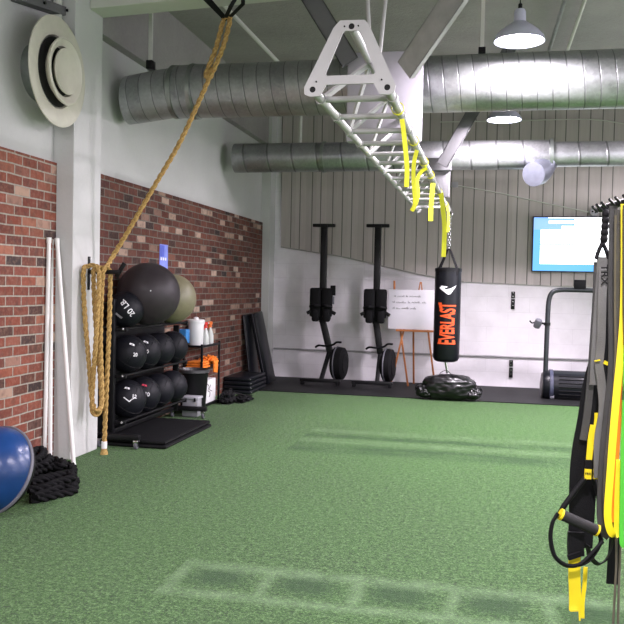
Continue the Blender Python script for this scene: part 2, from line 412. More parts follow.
# ================================================================== THE ROOM
XL, YB, ZC, XR, YF = -3.45, 12.5, 4.3, 4.6, -4.0
def wallbox(name, lo, hi, mat, bev=0): return struct(MB().box(lo, hi, bev).build(name, mat, smooth=False))
wallbox('floor', (XL-.2, YF-.2, -.2), (XR+.2, YB+.2, 0.), 'turf')
wallbox('ceiling', (XL-.2, YF-.2, ZC), (XR+.2, YB+.2, ZC+.2), 'ceiling')
wallbox('wall_left', (XL-.2, YF, 0), (XL, YB, ZC), 'plaster')
wallbox('wall_back', (XL, YB, 0), (XR, YB+.2, ZC), 'block')
wallbox('trim_1', (XL, YF, 0), (XL+.03, 6.03, 2.40), 'brick')
wallbox('trim_2', (XL, 6.5, 0), (XL+.03, 12.2, 2.42), 'brick2')
wallbox('trim_3', (XL, 6.03, 0), (-3.27, 6.5, ZC), 'plaster', .006)            # pillar
wallbox('trim_4', (XL, 12.2, 0), (-3.30, YB, ZC), 'plaster', .006)             # corner pilaster
# cross beam over the pillar, along-wall beam, far cross beam
b = MB(); b.box((-3.27, 6.26, 3.70), (XR, 6.5, ZC), .008)
for v in b.bm.verts: 
    if v.co.z < 4: v.co.z += (v.co.x+3.27)*.04
struct(b.build('trim_5', 'beam', smooth=False))
wallbox('trim_6', (XL, 6.5, 3.62), (-3.35, YB, ZC), 'ceiling', .006)
# rear wall with windows, right wall with windows (both unseen; windows added, area lamps outside give fill light)
def wall_windows(name, axis, base, thick, a0, a1, wins, z0, z1, n0):
    b = MB()
    def bx(u0, u1, za, zb):
        lo = (base, u0, za) if axis == 0 else (u0, base, za); hi = (base+thick, u1, zb) if axis == 0 else (u1, base+thick, zb)
        b.box(lo, hi)
    bx(a0, a1, 0, z0); bx(a0, a1, z1, ZC); prev = a0
    for (w0, w1) in wins: bx(prev, w0, z0, z1); prev = w1
    bx(prev, a1, z0, z1); struct(b.build(name, 'plaster', smooth=False))
    for i, (w0, w1) in enumerate(wins):
        f = MB(); c = base+thick/2
        def fr(u0, u1, za, zb):
            lo = (c-.03, u0, za) if axis == 0 else (u0, c-.03, za); hi = (c+.03, u1, zb) if axis == 0 else (u1, c+.03, zb); f.box(lo, hi)
        fr(w0, w0+.06, z0, z1); fr(w1-.06, w1, z0, z1); fr(w0, w1, z0, z0+.06); fr(w0, w1, z1-.06, z1); fr((w0+w1)/2-.02, (w0+w1)/2+.02, z0, z1); fr(w0, w1, (z0+z1)/2-.02, (z0+z1)/2+.02)
        struct(f.build('unseen_window_%d' % (n0+i), 'rig', smooth=False))
        L = bpy.data.lights.new('window_fill', 'AREA'); L.shape = 'RECTANGLE'; L.size = w1-w0; L.size_y = z1-z0  # area lamp added outside the unseen window as fill light
        L.energy = (48 if axis == 0 else 42); L.color = (.93, .86, 1.) if axis == 0 else (1., .95, .96)
        o = bpy.data.objects.new('window_fill', L); COL.objects.link(o); uc = (w0+w1)/2; zc = (z0+z1)/2
        if axis == 0: o.location = (base+thick+.1, uc, zc); o.rotation_euler = (0, radians(90), 0); L.size, L.size_y = z1-z0, w1-w0
        else: o.location = (uc, base-.1, zc); o.rotation_euler = (radians(90), 0, 0)
        o.visible_camera = True
wall_windows('wall_right', 0, XR, .2, YF, YB, [(-2.5, .2), (2.2, 4.9), (6.9, 9.6)], 1.2, 3.3, 1)
wall_windows('wall_front', 1, YF-.2, .2, XL, XR, [(-2.6, -.2), (1.0, 3.4)], .9, 3.4, 4)
# back wall cladding (boards) with sloping lower edge, lower wall pipe line, rubber strip
cl = [(-3.22, ZC), (-3.19, 2.06), (-2.25, 1.93), (-1.02, 1.67), (-.35, 1.57), (1.0, 1.53), (XR, 1.50), (XR, ZC)]
struct(MB().plate([cl], (0, YB, 0), (1, 0, 0), (0, 0, 1), .03).build('trim_8', 'planks', smooth=False))
struct(MB().tube([(x, YB-.034, z+.0) for x, z in cl[1:5]], .009, 8).build('trim_9', plain('ledge_paint', (.36, .35, .32), .6)))
tag(MB().tube([(-3.28, YB-.02, .455), (XR, YB-.02, .47)], .014, 8).build('wall_conduit', plain('conduit_paint', (.30, .30, .30), .5)), 'thin grey conduit running low along the whole white back wall', 'pipe')
wallbox('trim_10', (XL+.03, 10.78, -.02), (XR, YB, .012), plain('rubber_floor', (.010, .010, .011), .6, spec=.25, bump=.2, bsc=60, sc=4, var=.2))
# ================================================================== DUCTS
def duct(name, label, x0, x1, y, z, prof, mat, ring_at=()):
    t = thing(name, label, 'air duct', (x0, y, z))
    b = MB(); 
    pr = []
    for (x, r) in prof: pr.append((r, x-x0))
    b.lathe([(pr[0][0]-.01, .02)]+pr+[(pr[-1][0]-.01, pr[-1][1]-.02)], (x0, y, z), (1, 0, 0), 56).build('duct_run', mat, t)
    for x, r in ring_at:
        MB().lathe([(r, -.02), (r+.012, -.02), (r+.012, .02), (r, .02)], (x, y, z), (1, 0, 0), 56, False, False).build('joint_collar', 'zinc', t)
    return t
d1 = duct('spiral_duct', 'large silver spiral air duct, nearest of the two, hanging under the ceiling', -3.345, XR, 7.2, 3.225, [(-3.345, .222), (-3.1, .228), (-2.86, .226), (-2.84, .240), (XR-.02, .240)], 'duct', [(-2.87, .232), (-2.68, .24)])
d2 = duct('spiral_duct', 'slimmer silver air duct farther back, behind the large spiral duct', -3.29, XR, 10.35, 3.115, [(-3.29, .190), (.70, .176), (.74, .150), (XR-.02, .150)], 'ductb', [(-2.1, .187), (.71, .178)])
for ch_ in d1.children:
    if ch_.name.startswith('duct_run'):
        for v in ch_.data.vertices:
            xw = v.co.x-3.345
            if xw < -2.86: v.co.z -= (-2.86-xw)*.13
# duct stub with elbow below the far duct
st = MB(); st.tube([(.66, 10.35, 3.05), (.63, 10.33, 2.98), (.60, 10.28, 2.92), (.56, 10.2, 2.87), (.50, 10.1, 2.84)], .145, 28)
st.build('branch_outlet', plain('dull_galvanised', (.13, .14, .17), .45, metal=.7), d2)
for (u, x0_) in ((0, -3.13), (1, -.1), (2, 2.4)):
    MB().box((x0_-.016, 7.17, 3.45), (x0_+.016, 7.20, ZC)).build('hanger_strap', 'beam', d1)
    MB().box((x0_-.03, 7.15, 3.44), (x0_+.03, 7.24, 3.52), .004).build('hanger_clamp', 'black', d1)
for x0_ in (-2.42, 1.9):
    MB().tube([(x0_, 10.35, 3.30), (x0_, 10.35, ZC)], .022, 8).build('hanger_rod', 'beam', d2)
# conduits on the ceiling
def conduit(label, a, b_, r=.02, mat='beam'):
    return tag(MB().tube([a, b_], r, 8).build('ceiling_conduit', mat), label, 'pipe')
conduit('pale thin pipe running from the tied rope top across the ceiling to the near duct', at(215, -4, Z=4.05), at(278, 62, Z=3.75), .02)
conduit('left of two slanting thin pipes right of the hanging lamp', at(566, -3, Z=4.2), at(547, 58, Z=4.2), .02, 'zinc')
conduit('right of two slanting thin pipes right of the hanging lamp', at(586, -3, Z=4.2), at(565, 58, Z=4.2), .018, 'beam')
# soffit strip up in the left corner and the riser next to the pillar
b = MB(); a0 = at(16, -4, X=-3.40); a1 = at(74, 15, X=-3.40)
b.bar(a0, a1+Vector((0, .05, 0)), .09, .07, (0, 0, 1), .004)
sf = tag(b.build('steel_channel', 'darkbeam'), 'grey steel channel bolted high on the wall above the round vent', 'channel')
for k in (.35, .75):
    p = a0.lerp(a1, k); MB().lathe([(.012, 0), (.012, .015)], (p.x+.05, p.y, p.z), (1, 0, 0), 10).build('bolt', 'black', sf)
tag(MB().tube([(-3.40, 5.98, 3.45), (-3.40, 5.98, ZC)], .035, 14).build('riser_pipe', 'beam'), 'white painted vertical pipe in the corner left of the pillar top', 'pipe')
# ================================================================== CEILING DIFFUSER (round, on the wall)
dc = at(59.5, 72, X=-3.25)
df = thing('round_air_diffuser', 'large round cream air diffuser sticking out high on the left wall', 'air vent', (XL, dc.y, dc.z))
ax = (1, 0, 0); o_ = (0, dc.y, dc.z); dx_ = -.15
LL = lambda q: [(r*1.05, h+dx_) for r, h in q]
MB().lathe([(.215, XL), (.215, -3.28)], o_, ax, 56, True, False).build('duct_neck', 'zinc', df)
MB().lathe(LL([(.26, -3.15), (.33, -3.135), (.395, -3.115), (.396, -3.105), (.36, -3.095), (.262, -3.12), (.25, -3.16)]), o_, ax, 72, False, False).build('outer_ring', 'cream', df)
MB().lathe([(.262, -3.275), (.02, -3.275)], o_, ax, 56, False, True).build('throat_shade', 'dark', df)  # flat black disc painting the shade inside the throat
MB().lathe(LL([(.175, -3.11), (.225, -3.07), (.240, -3.05), (.240, -3.04), (.225, -3.035), (.18, -3.06), (.177, -3.11)]), o_, ax, 64, False, False).build('middle_ring', 'cream', df)
MB().lathe(LL([(.10, -3.10), (.155, -3.055), (.165, -3.04), (.162, -3.032), (.12, -3.045), (.0, -3.06)]), o_, ax, 56, True, True).build('centre_cone', 'cream', df)
MB().lathe([(.06, -3.275), (.06, -3.22)], o_, ax, 20).build('centre_stem', 'dark', df)
# ================================================================== PENDANT LAMPS
def make_lamp(loc, label, r=.193, light=260, src=None):
    t = thing('pendant_lamp', label, 'lamp', loc, 'dome pendant lamps')
    x, y, z = loc
    MB().lathe([(.0, .235), (.035, .235), (.045, .215), (.048, .14), (.07, .125), (.10, .105), (.15, .065), (.185, .025), (r, 0), (r+.004, -.012), (r-.004, -.012), (r-.012, .0), (.175, .02), (.14, .055), (.09, .09), (.0, .10)], loc, (0, 0, 1), 48, False, False).build('lamp_shade', 'lampshade', t)
    MB().sphere((x, y, z+.012), .165, 1, 1, .25, 32, 16).build('light_bulb', 'bulb', t)
    MB().lathe([(.016, .235), (.016, .275), (.006, .285)], loc, (0, 0, 1), 14).build('cord_grip', 'black', t)
    MB().tube([(x, y, z+.28), (x, y, ZC)], .005, 6).build('cord', 'black', t)
    L = bpy.data.lights.new('lamp_light', 'AREA'); L.shape = 'DISK'; L.size = .36; L.energy = light; L.color = (1., .89, 1.)
    o = bpy.data.objects.new('lamp_light', L); COL.objects.link(o); o.location = (x, y, z-.045)
    return t
MT['lampshade'] = plain('spun_aluminium', (.55, .55, .68), .4, metal=.3, var=.05)
make_lamp((.19, 6.6, 3.40), 'dome pendant lamp in front of the large spiral duct', light=85)
make_lamp((.135, 9.6, 3.40), 'glowing pendant lamp seen between the two ducts', r=.193, light=125)
for x, y, e in ((1.7, 3.0, 95), (.2, .2, 110), (3.6, 3.4, 60), (3.2, 6.6, 190), (-2.4, 1.6, 70), (3.0, 9.9, 230)):
    make_lamp((x, y, 3.42), 'dome pendant lamp outside the view', light=e)
# ================================================================== RIG (ladder truss)
RY0, RY1 = 4.3, 10.95
XA, XB, XT, ZR, ZT = -.941, -.541, -.738, 2.5, 2.825
rig = thing('ladder_rig', 'long white triangular ladder truss hanging from the ceiling', 'climbing rig', (XT, RY0, ZR))
outer = [(-.800, 2.858), (-.668, 2.856), (-.640, 2.82), (-.497, 2.51), (-.503, 2.475), (-.530, 2.462), (-.580, 2.465), (-.615, 2.523), (-.867, 2.523), (-.900, 2.465), (-.955, 2.462), (-.985, 2.475), (-.988, 2.51), (-.835, 2.82)]
hole = [(-.772, 2.802), (-.704, 2.802), (-.690, 2.79), (-.607, 2.585), (-.612, 2.570), (-.866, 2.570), (-.871, 2.585), (-.786, 2.79)]
bores = [circ(XT, ZT, .0165), circ(XA, ZR, .0165), circ(XB, ZR, .0165)]
for k_, yy in enumerate((RY0, RY1)):
    pl = MB().plate([outer, hole]+bores, (0, yy, 0), (1, 0, 0), (0, 0, 1), .012).build('end_plate', 'rig', rig, smooth=False)
    if k_ == 0:
        for (cx, cz) in ((XT, ZT), (XA, ZR), (XB, ZR)):
            MB().lathe([(.0163, 0), (.0163, .02)], (cx, yy-.008, cz), (0, 1, 0), 16).build('bore', 'dark', pl)  # black disc set in for the dark of the open tube end
        for (cx, cz) in ((XT-.037, ZT), (XT+.037, ZT), (XA+.02, ZR+.04), (XB-.03, ZR+.04)):
            MB().lathe([(.0045, 0), (.0045, .006)], (cx, yy-.018, cz), (0, 1, 0), 10).build('bolt', 'dark', pl)
for (cx, cz) in ((XT, ZT), (XA, ZR), (XB, ZR)):
    MB().tube([(cx, RY0+.012, cz), (cx, RY1, cz)], .024, 16).build('chord_tube', 'rig', rig)
ry = [4.53+.235*1.0*2*k for k in range(14)]
for y in ry:
    MB().tube([(XA, y, ZR), (XB, y, ZR)], .0175, 12).build('rung', 'rig', rig)
for k, y in enumerate(ry[:-1]):
    y2 = ry[k+1]
    for cx in (XA, XB):
        a, c = ((cx, y, ZR), (XT, y2, ZT)) if k % 2 == 0 else ((XT, y, ZT), (cx, y2, ZR))
        MB().bar(a, c, .05, .014, (1 if cx == XB else -1, 0, .62)).build('side_brace', 'rig', rig)
for cx in (XA, XB):
    for y in ry:
        MB().lathe([(.031, -.03), (.031, .03)], (cx, y, ZR), (0, 1, 0), 14).build('rung_collar', 'rig', rig)
# hanger panel 1 and 2 with diagonal struts, clamp the top tube and rise to the ceiling
def support(label, y, x0, x1, z0, mat, ya):
    t = thing('rig_support', label, 'bracket', ((x0+x1)/2, y, ZC), 'rig supports')
    MB().box((x0, y, z0), (x1, y+.10, ya), .02).build('hanger_panel', mat, t)
    return t
s1 = support('broad white hanger panel with two slanting struts holding the truss', 6.75, -1.19, -.565, 2.66, 'hang', 3.40)
def hollow_strut(a, c, w, h, mat, t, up):
    a = Vector(a); c = Vector(c); tt = (c-a).normalized(); sd = tt.cross(Vector(up)).normalized(); u2 = sd.cross(tt).normalized()
    m = Matrix(((tt.x, sd.x, u2.x, a.x), (tt.y, sd.y, u2.y, a.y), (tt.z, sd.z, u2.z, a.z), (0, 0, 0, 1))); L = (c-a).length; b = MB(); q = .008
    b.box((0, -w/2, -h/2), (L, w/2, -h/2+q), 0, m); b.box((0, -w/2, h/2-q), (L, w/2, h/2), 0, m)
    b.box((0, -w/2, -h/2), (L, -w/2+q, h/2), 0, m); b.box((0, w/2-q, -h/2), (L, w/2, h/2), 0, m)
    o = b.build('strut', mat, t, smooth=False)
    MB().box((.03, -w/2+q, -h/2+q), (.05, w/2-q, h/2-q), 0, m).build('strut_shade', 'dark', o)  # black plug put in for the shade inside the hollow strut
pA = at(406, 70, Y=6.35); pB = at(458, -6, Y=5.9); dA = (pB-pA); pB2 = pA+dA*((ZC-pA.z)/dA.z)
hollow_strut(pA, pB2, .175, .055, 'steelw', s1, (0, -1, .25))
pA = at(350, 62, Y=6.6); pB = at(312, 0, Y=6.6); dA = (pB-pA); pB2 = pA+dA*((ZC-pA.z)/dA.z)
hollow_strut(pA, pB2, .15, .05, 'darkbeam', s1, (0, -1, 0))
s2 = support('farther grey hanger post with a slanting strut near the truss end', 9.95, -.70, -.475, 2.55, 'darkbeam', 3.0)
MB().box((-.86, 9.90, 2.87), (-.46, 10.0, 3.02), .01).build('cross_plate', 'darkbeam', s2)
pA = at(442, 165, Y=9.8); pB = at(474, 110, Y=9.8); dA = (pB-pA); pB2 = pA+dA*((ZC-pA.z)/dA.z)
hollow_strut(pA, pB2, .14, .05, 'darkbeam', s2, (0, -1, 0))
b = MB()
for x_ in (-.88, -.60):
    tag(MB().tube([(XT+(x_-XT)*.15, 5.2, ZT), (x_, 5.25, ZC)], .012, 8).build('hanger_rod', 'rig'), 'thin white rod from the ceiling to the top tube of the ladder truss', 'rod', 'truss hanger rods')
# yellow straps on the rig
def rigstrap(label, px, w, xx=-.515, knot=True):
    P = [at(u, v, X=xx) for u, v in px]; P0 = P[0]
    P = [Vector((p.x, P0.y, p.z)) if i else p for i, p in enumerate(P)]
    # keep each strap hanging in its own plane across the rig
    P = [at(u, v, Y=P0.y) for u, v in px]
    t = thing('yellow_strap', label, 'strap', P0, 'yellow straps hanging from the rig')
    MB().ribbon(spline(P, 6), w, .004, R_).build('webbing', 'lemon', t)
    if knot: MB().ribbon([Vector((XB, P0.y, ZR))+Vector((cos(a)*.036, 0, sin(a)*.036)) for a in [2*pi*k/14 for k in range(14)]], w, .004, (0, 1, 0), True).build('loop', 'lemon', t)
    return t
rigstrap('nearest bright yellow strap, hanging almost straight from the ladder truss', [(402, 119), (404, 135), (406, 155), (407, 170), (406.5, 187)], .028)
rigstrap('bowed yellow strap hanging second along the truss rail', [(417, 150), (414, 163), (413.5, 180), (415, 203), (411.5, 211)], .03)
rigstrap('short curled yellow strap swinging left off the truss rail', [(427, 168), (421, 172), (417, 181), (418, 195), (415, 206)], .03)
rigstrap('yellow strap hanging fourth along the truss, just left of the far end', [(433, 183), (432, 195), (431, 208), (430.5, 221)], .042)
rigstrap('longest yellow strap beside the top of the punching bag chain', [(441, 193), (443, 210), (444.5, 228), (443.5, 257)], .05)
rigstrap('narrow yellow strap at the very end of the truss', [(447, 204), (448.5, 215), (448, 232)], .03)
# ================================================================== PUNCHING BAG
BX, BY, BZ0, BZ1, BR = -.512, 10.98, .485, 1.735, .172
bag = thing('punching_bag', 'black hanging punching bag with orange-red lettering up its front', 'punching bag', (BX, BY, BZ0))
MB().lathe([(.02, BZ0), (.12, BZ0+.003), (.155, BZ0+.02), (BR, BZ0+.055), (BR+.003, BZ0+.4), (BR, BZ1-.06), (BR-.004, BZ1-.01), (BR-.02, BZ1), (.02, BZ1-.01)], (BX, BY, 0), (0, 0, 1), 48).build('bag_body', 'vinyl', bag)
MB().lathe([(BR+.001, BZ1-.05), (BR+.005, BZ1-.05), (BR+.005, BZ1-.012), (BR, BZ1-.008)], (BX, BY, 0), (0, 0, 1), 48, False, False).build('rim_band', 'black', bag)
for k in range(4):
    a = pi/4+k*pi/2; p = Vector((BX+cos(a)*(BR-.005), BY+sin(a)*(BR-.005), BZ1-.03))
    MB().ribbon([p+Vector((0, 0, -.1)), p+Vector((cos(a)*.006, sin(a)*.006, 0)), Vector((BX+cos(a)*.02, BY+sin(a)*.02, 1.98))], .035, .006, (-sin(a), cos(a), 0)).build('hanging_strap', 'blackweb', bag)
b = MB()
def link(b, c, ax, h=.05, w=.03, r=.006):
    P = []
    for k in range(14):
        a = 2*pi*k/14; P.append(Vector(c)+Vector(ax)*cos(a)*w/2+Vector((0, 0, 1))*sin(a)*h/2)
    b.tube(P, r, 6, True)
zc = 2.0; k = 0
while zc < 2.45: link(b, (BX, BY, zc), (1, 0, 0) if k % 2 else (0, 1, 0)); zc += .036; k += 1
b.build('chain', 'chrome', bag)
b = MB(); link(b, (BX, BY, 2.455), (1, 0, 0), .09, .07, .008); b.build('hook_ring', 'chrome', bag)
# facing direction to the viewer
fa = atan2(0-BY, 0-BX)
def cyl(xc, zc):
    return lambda x, y: Vector((BX+(BR+.0055)*cos(fa+(xc+x)/BR), BY+(BR+.0055)*sin(fa+(xc+x)/BR), zc+y))
# text reads upward: glyph x -> world up, glyph y -> leftwards
fnc = cyl(0, 0)
def bagtxt(x, y):
    s_ = .88+.30*(abs(x)/.28)**2.5     # ends taller than the middle
    return fnc(-y*s_ + .015, .998+x)
text_mesh('EVERLAST', .29, bagtxt, 'brand_lettering', 'orprint', bag, .012, .435, .009, .98)
lg = [[(-.115, .025), (-.080, .055), (.0, .045), (-.015, .030), (-.045, .033), (-.028, .008), (.03, .020), (.115, .062), (.035, -.052), (.005, -.060), (-.07, -.008)]]
poly_mesh(lg, lambda x, y: fnc(x, 1.44+y), 'logo', 'print', bag)
b = MB(); 
for i, yy in enumerate((0,)):
    b.tube([(BX, BY, BZ0), (BX+.03, BY, .33)], .022, 10)
tag(b.build('chrome_anchor_bar', 'chrome'), 'short chrome rod under the punching bag, above the black duffel', 'rod')
# duffel / sandbag
def blob(name, mat, parent, c, hx, hy, hz, lump=.08, seed=1, exp=2.6):
    rnd = random.Random(seed); b = bmesh.new(); bmesh.ops.create_icosphere(b, subdivisions=5, radius=1)
    from mathutils import noise
    for v in b.verts:
        d = v.co.normalized(); n = (abs(d.x)**exp+abs(d.y)**exp+abs(d.z)**exp)**(-1/exp)
        p = d*n; k = 1+lump*noise.fractal(p*2.2+Vector((seed*3.1, 0, 0)), .8, 2.2, 2)
        p = Vector((p.x*hx*k, p.y*hy*k, p.z*hz*(k if p.z > 0 else .98)))
        if p.z < -hz*.9: p.z = -hz*.95
        v.co = p+Vector(c)
    m = MB(); m.merge(b); return m.build(name, mat, parent, angle=60)
dfc = Vector((-.46, 10.82, .165))
duf = thing('duffel_bag', 'shiny black sagging duffel bag on the floor under the punching bag', 'bag', (dfc.x, dfc.y, .012))
blob('bag_body', 'glossblack', duf, dfc, .35, .19, .165, .13, 5, 2.9)
for s_ in (-1, 1):
    blob('bag_corner', 'glossblack', duf, dfc+Vector((s_*.30, -.04, -.06)), .13, .12, .085, .2, 8+s_, 2.2)
    MB().ribbon(spline([dfc+Vector((s_*.32, -.05, .05)), dfc+Vector((s_*.40, -.06, .03)), dfc+Vector((s_*.43, -.05, -.04)), dfc+Vector((s_*.36, -.04, -.06))], 6), .03, .006, (0, 1, 0)).build('end_handle', 'blackweb', duf)
MB().ribbon(spline([dfc+Vector((-.14, -.08, .12)), dfc+Vector((-.10, -.09, .20)), dfc+Vector((-.02, -.09, .225)), dfc+Vector((.06, -.09, .15))], 8), .03, .006, (0, 1, 0)).build('carry_handle', 'blackweb', duf)
# ================================================================== ROWERS stored upright
def rower(label, X0, Y0, base0, lean, fx, fw, strut0, monitor):
    t = thing('rowing_machine', label, 'rowing machine', (X0, Y0, .012), 'rowing machines stored upright')
    V = lambda x, y, z: (X0+x, Y0+y, z)
    MB().box(V(-.045, -.055, .92), V(.045, .055, 2.34), .006).build('monorail', 'black', t)
    MB().box(V(-.05, -.06, 2.33), V(.055, .06, 2.37), .004).build('rail_end', 'black', t)
    MB().box(V(-.175, -.035, 2.335), V(.165, .035, 2.385), .012).build('rear_foot', 'black', t)
    MB().bar(V(0, 0, 2.22), V(0, -.0, 2.34), .08, .11, (0, 1, 0), .01).build('foot_bracket', 'black', t)
    # foot plates assembly
    for s_ in (-1, 1):
        f = MB().box(V(-.175 if s_ < 0 else .004, -.13, 1.0), V(-.004 if s_ < 0 else .165, -.09, 1.43), .03).build('footrest', 'rubber', t)
        MB().tube(spline([V(s_*.02, -.13, 1.16), V(s_*.085, -.19, 1.17), V(s_*.165, -.13, 1.15)], 6), .02, 8).build('foot_strap', 'blackweb', f)
        MB().bar(V(s_*.12, -.10, 1.10), V(s_*.215, -.12, 1.05), .05, .035, (0, 1, 0), .008).build('strap_buckle', 'black', f)
        MB().box(V(-.14 if s_ < 0 else .03, -.16, .93), V(-.03 if s_ < 0 else .14, -.08, 1.12), .03).build('heel_cup', 'rubber', f)
    MB().box(V(-.12, -.08, .95), V(.12, .05, 1.12), .02).build('seat', 'rubber', t)
    MB().bar(V(0, 0, .95), V(lean, -.03, .48), .085, .11, (0, 1, 0), .01).build('front_frame', 'black', t)
    MB().bar(V(lean, -.03, .52), V(strut0, -.26, .08), .06, .06, (0, 1, 0), .008).build('front_leg', 'black', t)
    bf = MB().box(V(base0, -.30, .05), V(base0+.60, -.23, .10), .01).build('floor_bar', 'black', t)
    for xx in (base0+.015, base0+.54):
        MB().box(V(xx, -.31, .012), V(xx+.045, -.22, .07), .008).build('rubber_foot', 'rubber', bf)
    # flywheel housing seen nearly edge-on
    q = Vector(V(fx, -.02, .315)); axq = Vector((cos(.12), -sin(.12), 0))
    fl = MB().lathe([(.06, -fw/2), (.20, -fw/2+.01), (.235, -fw/2+.03), (.245, 0), (.235, fw/2-.03), (.20, fw/2-.01), (.05, fw/2)], q, axq, 44).build('flywheel_housing', 'rubber', t)
    MB().lathe([(.15, 0), (.15, .008), (.12, .012), (.03, .012)], q+axq*(fw/2-.008), axq, 36, False, True).build('vent_screen', 'rubber', fl)
    MB().lathe([(.20, -.012), (.245, -.010), (.252, 0), (.245, .010), (.20, .012)], q-axq*.03, axq, 44, False, False).build('cage_ring', 'greyrim', fl)
    MB().tube(spline([V(lean-.20, -.13, .55), V(lean-.15, -.15, .58), V(lean-.07, -.15, .575), V(lean+.0, -.15, .58), V(lean+.07, -.15, .60), V(lean+.12, -.15, .635), V(lean+.19, -.13, .635)], 4), .0155, 10).build('handle', 'rubber', t)
    if monitor:
        m = MB().tube([V(.03, 0, 1.36), V(.15, -.05, 1.30)], .012, 8).build('monitor_arm', 'black', t)
        MB().box(V(.125, -.09, 1.32), V(.20, -.05, 1.47), .008).build('monitor', 'rubber', m)
        MB().box(V(.14, -.08, 1.19), V(.185, -.05, 1.31), .006).build('monitor_mount', 'greyrim', m)
rower('upright black rowing machine nearest the stacked mats corner', -2.395, 11.95, -.265, .13, .27, .20, .05, True)
rower('upright black rowing machine beside the whiteboard easel', -1.59, 11.95, -.30, .08, .20, .17, .07, False)
# ================================================================== EASEL with whiteboard
ez = thing('easel', 'orange-brown wooden easel standing behind the punching bag', 'easel', (-1.07, 12.1, .012))
MB().bar((-1.40+.10, 12.02, .83), (-.70, 12.02, .83), .05, .03, (0, 0, 1), .004).build('tray', 'oak', ez)
for (xa, xb, ya, yb, zt, zb) in ((-1.07, -1.36, 12.10, 12.0, 1.40, .012), (-1.27, -1.10, 12.10, 12.0, 1.0, .012), (-.92, -.705, 12.10, 12.0, 1.40, .012), (-1.07, -1.05, 12.12, 12.38, 1.4, .012)):
    MB().bar((xa, ya, zt), (xb, yb, zb), .028, .018, (0, 1, 0), .003).build('leg', 'oak', ez)
MB().bar((-1.345, 12.09, 1.42), (-1.35, 12.09, 1.56), .03, .02, (0, 1, 0), .004).build('top_peg', 'oak', ez)
MB().bar((-.99, 12.07, 1.38), (-.965, 12.07, 1.55), .018, .02, (0, 1, 0), .004).build('top_peg', 'oak', ez)
MB().bar((-.93, 12.07, 1.38), (-.952, 12.07, 1.55), .018, .02, (0, 1, 0), .004).build('top_peg', 'oak', ez)
MB().bar((-1.345, 12.09, .9), (-1.345, 12.09, 1.44), .022, .012, (0, 1, 0), .003).build('back_post', 'oak', ez)
wb = thing('whiteboard', 'white board with three lines of faint handwriting on the wooden easel', 'whiteboard', (-1.07, 12.02, .85))
MB().box((-1.42, 12.025, .848), (-.66, 12.045, 1.43), .004).build('panel', 'board', wb)
rnd = random.Random(3)
def scribble(x0, x1, z, words):
    b = MB(); x = x0
    for wl in words:
        P = []
        n = max(3, int(wl/.012)); up = rnd.randint(0, n-1)
        for i in range(n*2+1):
            hh = .016*(1 if i % 2 else 0)*(.7+.5*rnd.random()); 
            if i//2 == up and i % 2: hh += .018
            P.append((x+wl*i/(n*2), 12.0235, z+hh+.003*sin(x*40)))
        b.tube(P, .0028, 5); x += wl+.028
    return b
scribble(-1.33, -.7, 1.325, [.012, .10, .02, .16]).build('handwriting', 'ink', wb)
scribble(-1.36, -.7, 1.235, [.03, .14, .03, .12, .06]).build('handwriting', 'ink', wb)
scribble(-1.36, -.7, 1.145, [.03, .05, .10, .08]).build('handwriting', 'ink', wb)
# ================================================================== TV
TX, TZ, TW, TH = .625, 1.735, 1.44, .81
tv = thing('wall_television', 'lit flat television glowing white and cyan on the back wall', 'television', (TX, 12.40, TZ))
MB().box((TX, 12.40, TZ), (TX+TW, 12.455, TZ+TH), .006).build('housing', plain('tv_bezel', (.03, .03, .06), .3), tv)
MB().box((TX+.016, 12.396, TZ+.016), (TX+TW-.016, 12.401, TZ+TH-.016)).build('screen', 'screen', tv, smooth=False)
sc_ = tv.children[-1]
for v in sc_.data.vertices: v.co -= Vector((.016, 0, .016))
sc_.location = (.016, 0, .016)
MB().box((TX+.5, 12.455, TZ+.2), (TX+.9, 12.47, TZ+.6)).build('wall_mount', 'black', tv)
# wall fittings
for (z0, lab) in ((1.31, 'upper black two-part metal bracket screwed to the back wall'), (.29, 'lower black two-part metal bracket screwed to the back wall')):
    t = thing('wall_bracket', lab, 'bracket', (.378, 12.5, z0), 'black wall brackets')
    for dz, hh in ((.085, .055), (-.05, .085)):
        p = MB().box((.350, 12.47, z0+dz-hh), (.406, 12.5, z0+dz+hh*.75), .005).build('plate', 'black', t)
        for sz in (-.03, .025): MB().lathe([(.007, 0), (.007, .006)], (.378, 12.47, z0+dz+sz), (0, -1, 0), 8).build('screw', 'chrome', p)
oc = at(594, 212, Y=12.42)
t = thing('round_wall_outlet', 'small round outlet box on the boards above the television', 'outlet', oc)
MB().lathe([(.062, .06), (.062, 0), (.055, -.008), (.0, -.008)], oc, (0, 1, 0), 28).build('box', 'hang', t)
for s_ in (-1, 1): MB().lathe([(.013, 0), (.013, .004)], oc+Vector((s_*.02, -.008, -s_*.005)), (0, -1, 0), 10).build('socket', 'dark', t)
tag(MB().tube([at(455, 185, Y=12.455), at(500, 193, Y=12.455), at(545, 203, Y=12.455), oc+Vector((-.06, .03, 0))], .009, 6).build('wall_cable', 'beam'), 'thin painted cable sloping across the boards to the round outlet', 'cable')
tag(MB().box((-.57, 12.44, 2.98), (-.47, 12.47, 3.06), .006).build('junction_box', 'hang'), 'small square junction box at the left end of the sloping cable', 'box')
tag(MB().tube(spline([at(440, 122, Y=12.44), at(500, 121, Y=12.44), at(560, 119.5, Y=12.44), at(600, 120, Y=12.44), at(640, 127, Y=12.44)], 6), .008, 6).build('wall_cable', 'beam'), 'thin cable drooping across the boards between the two ducts', 'cable')
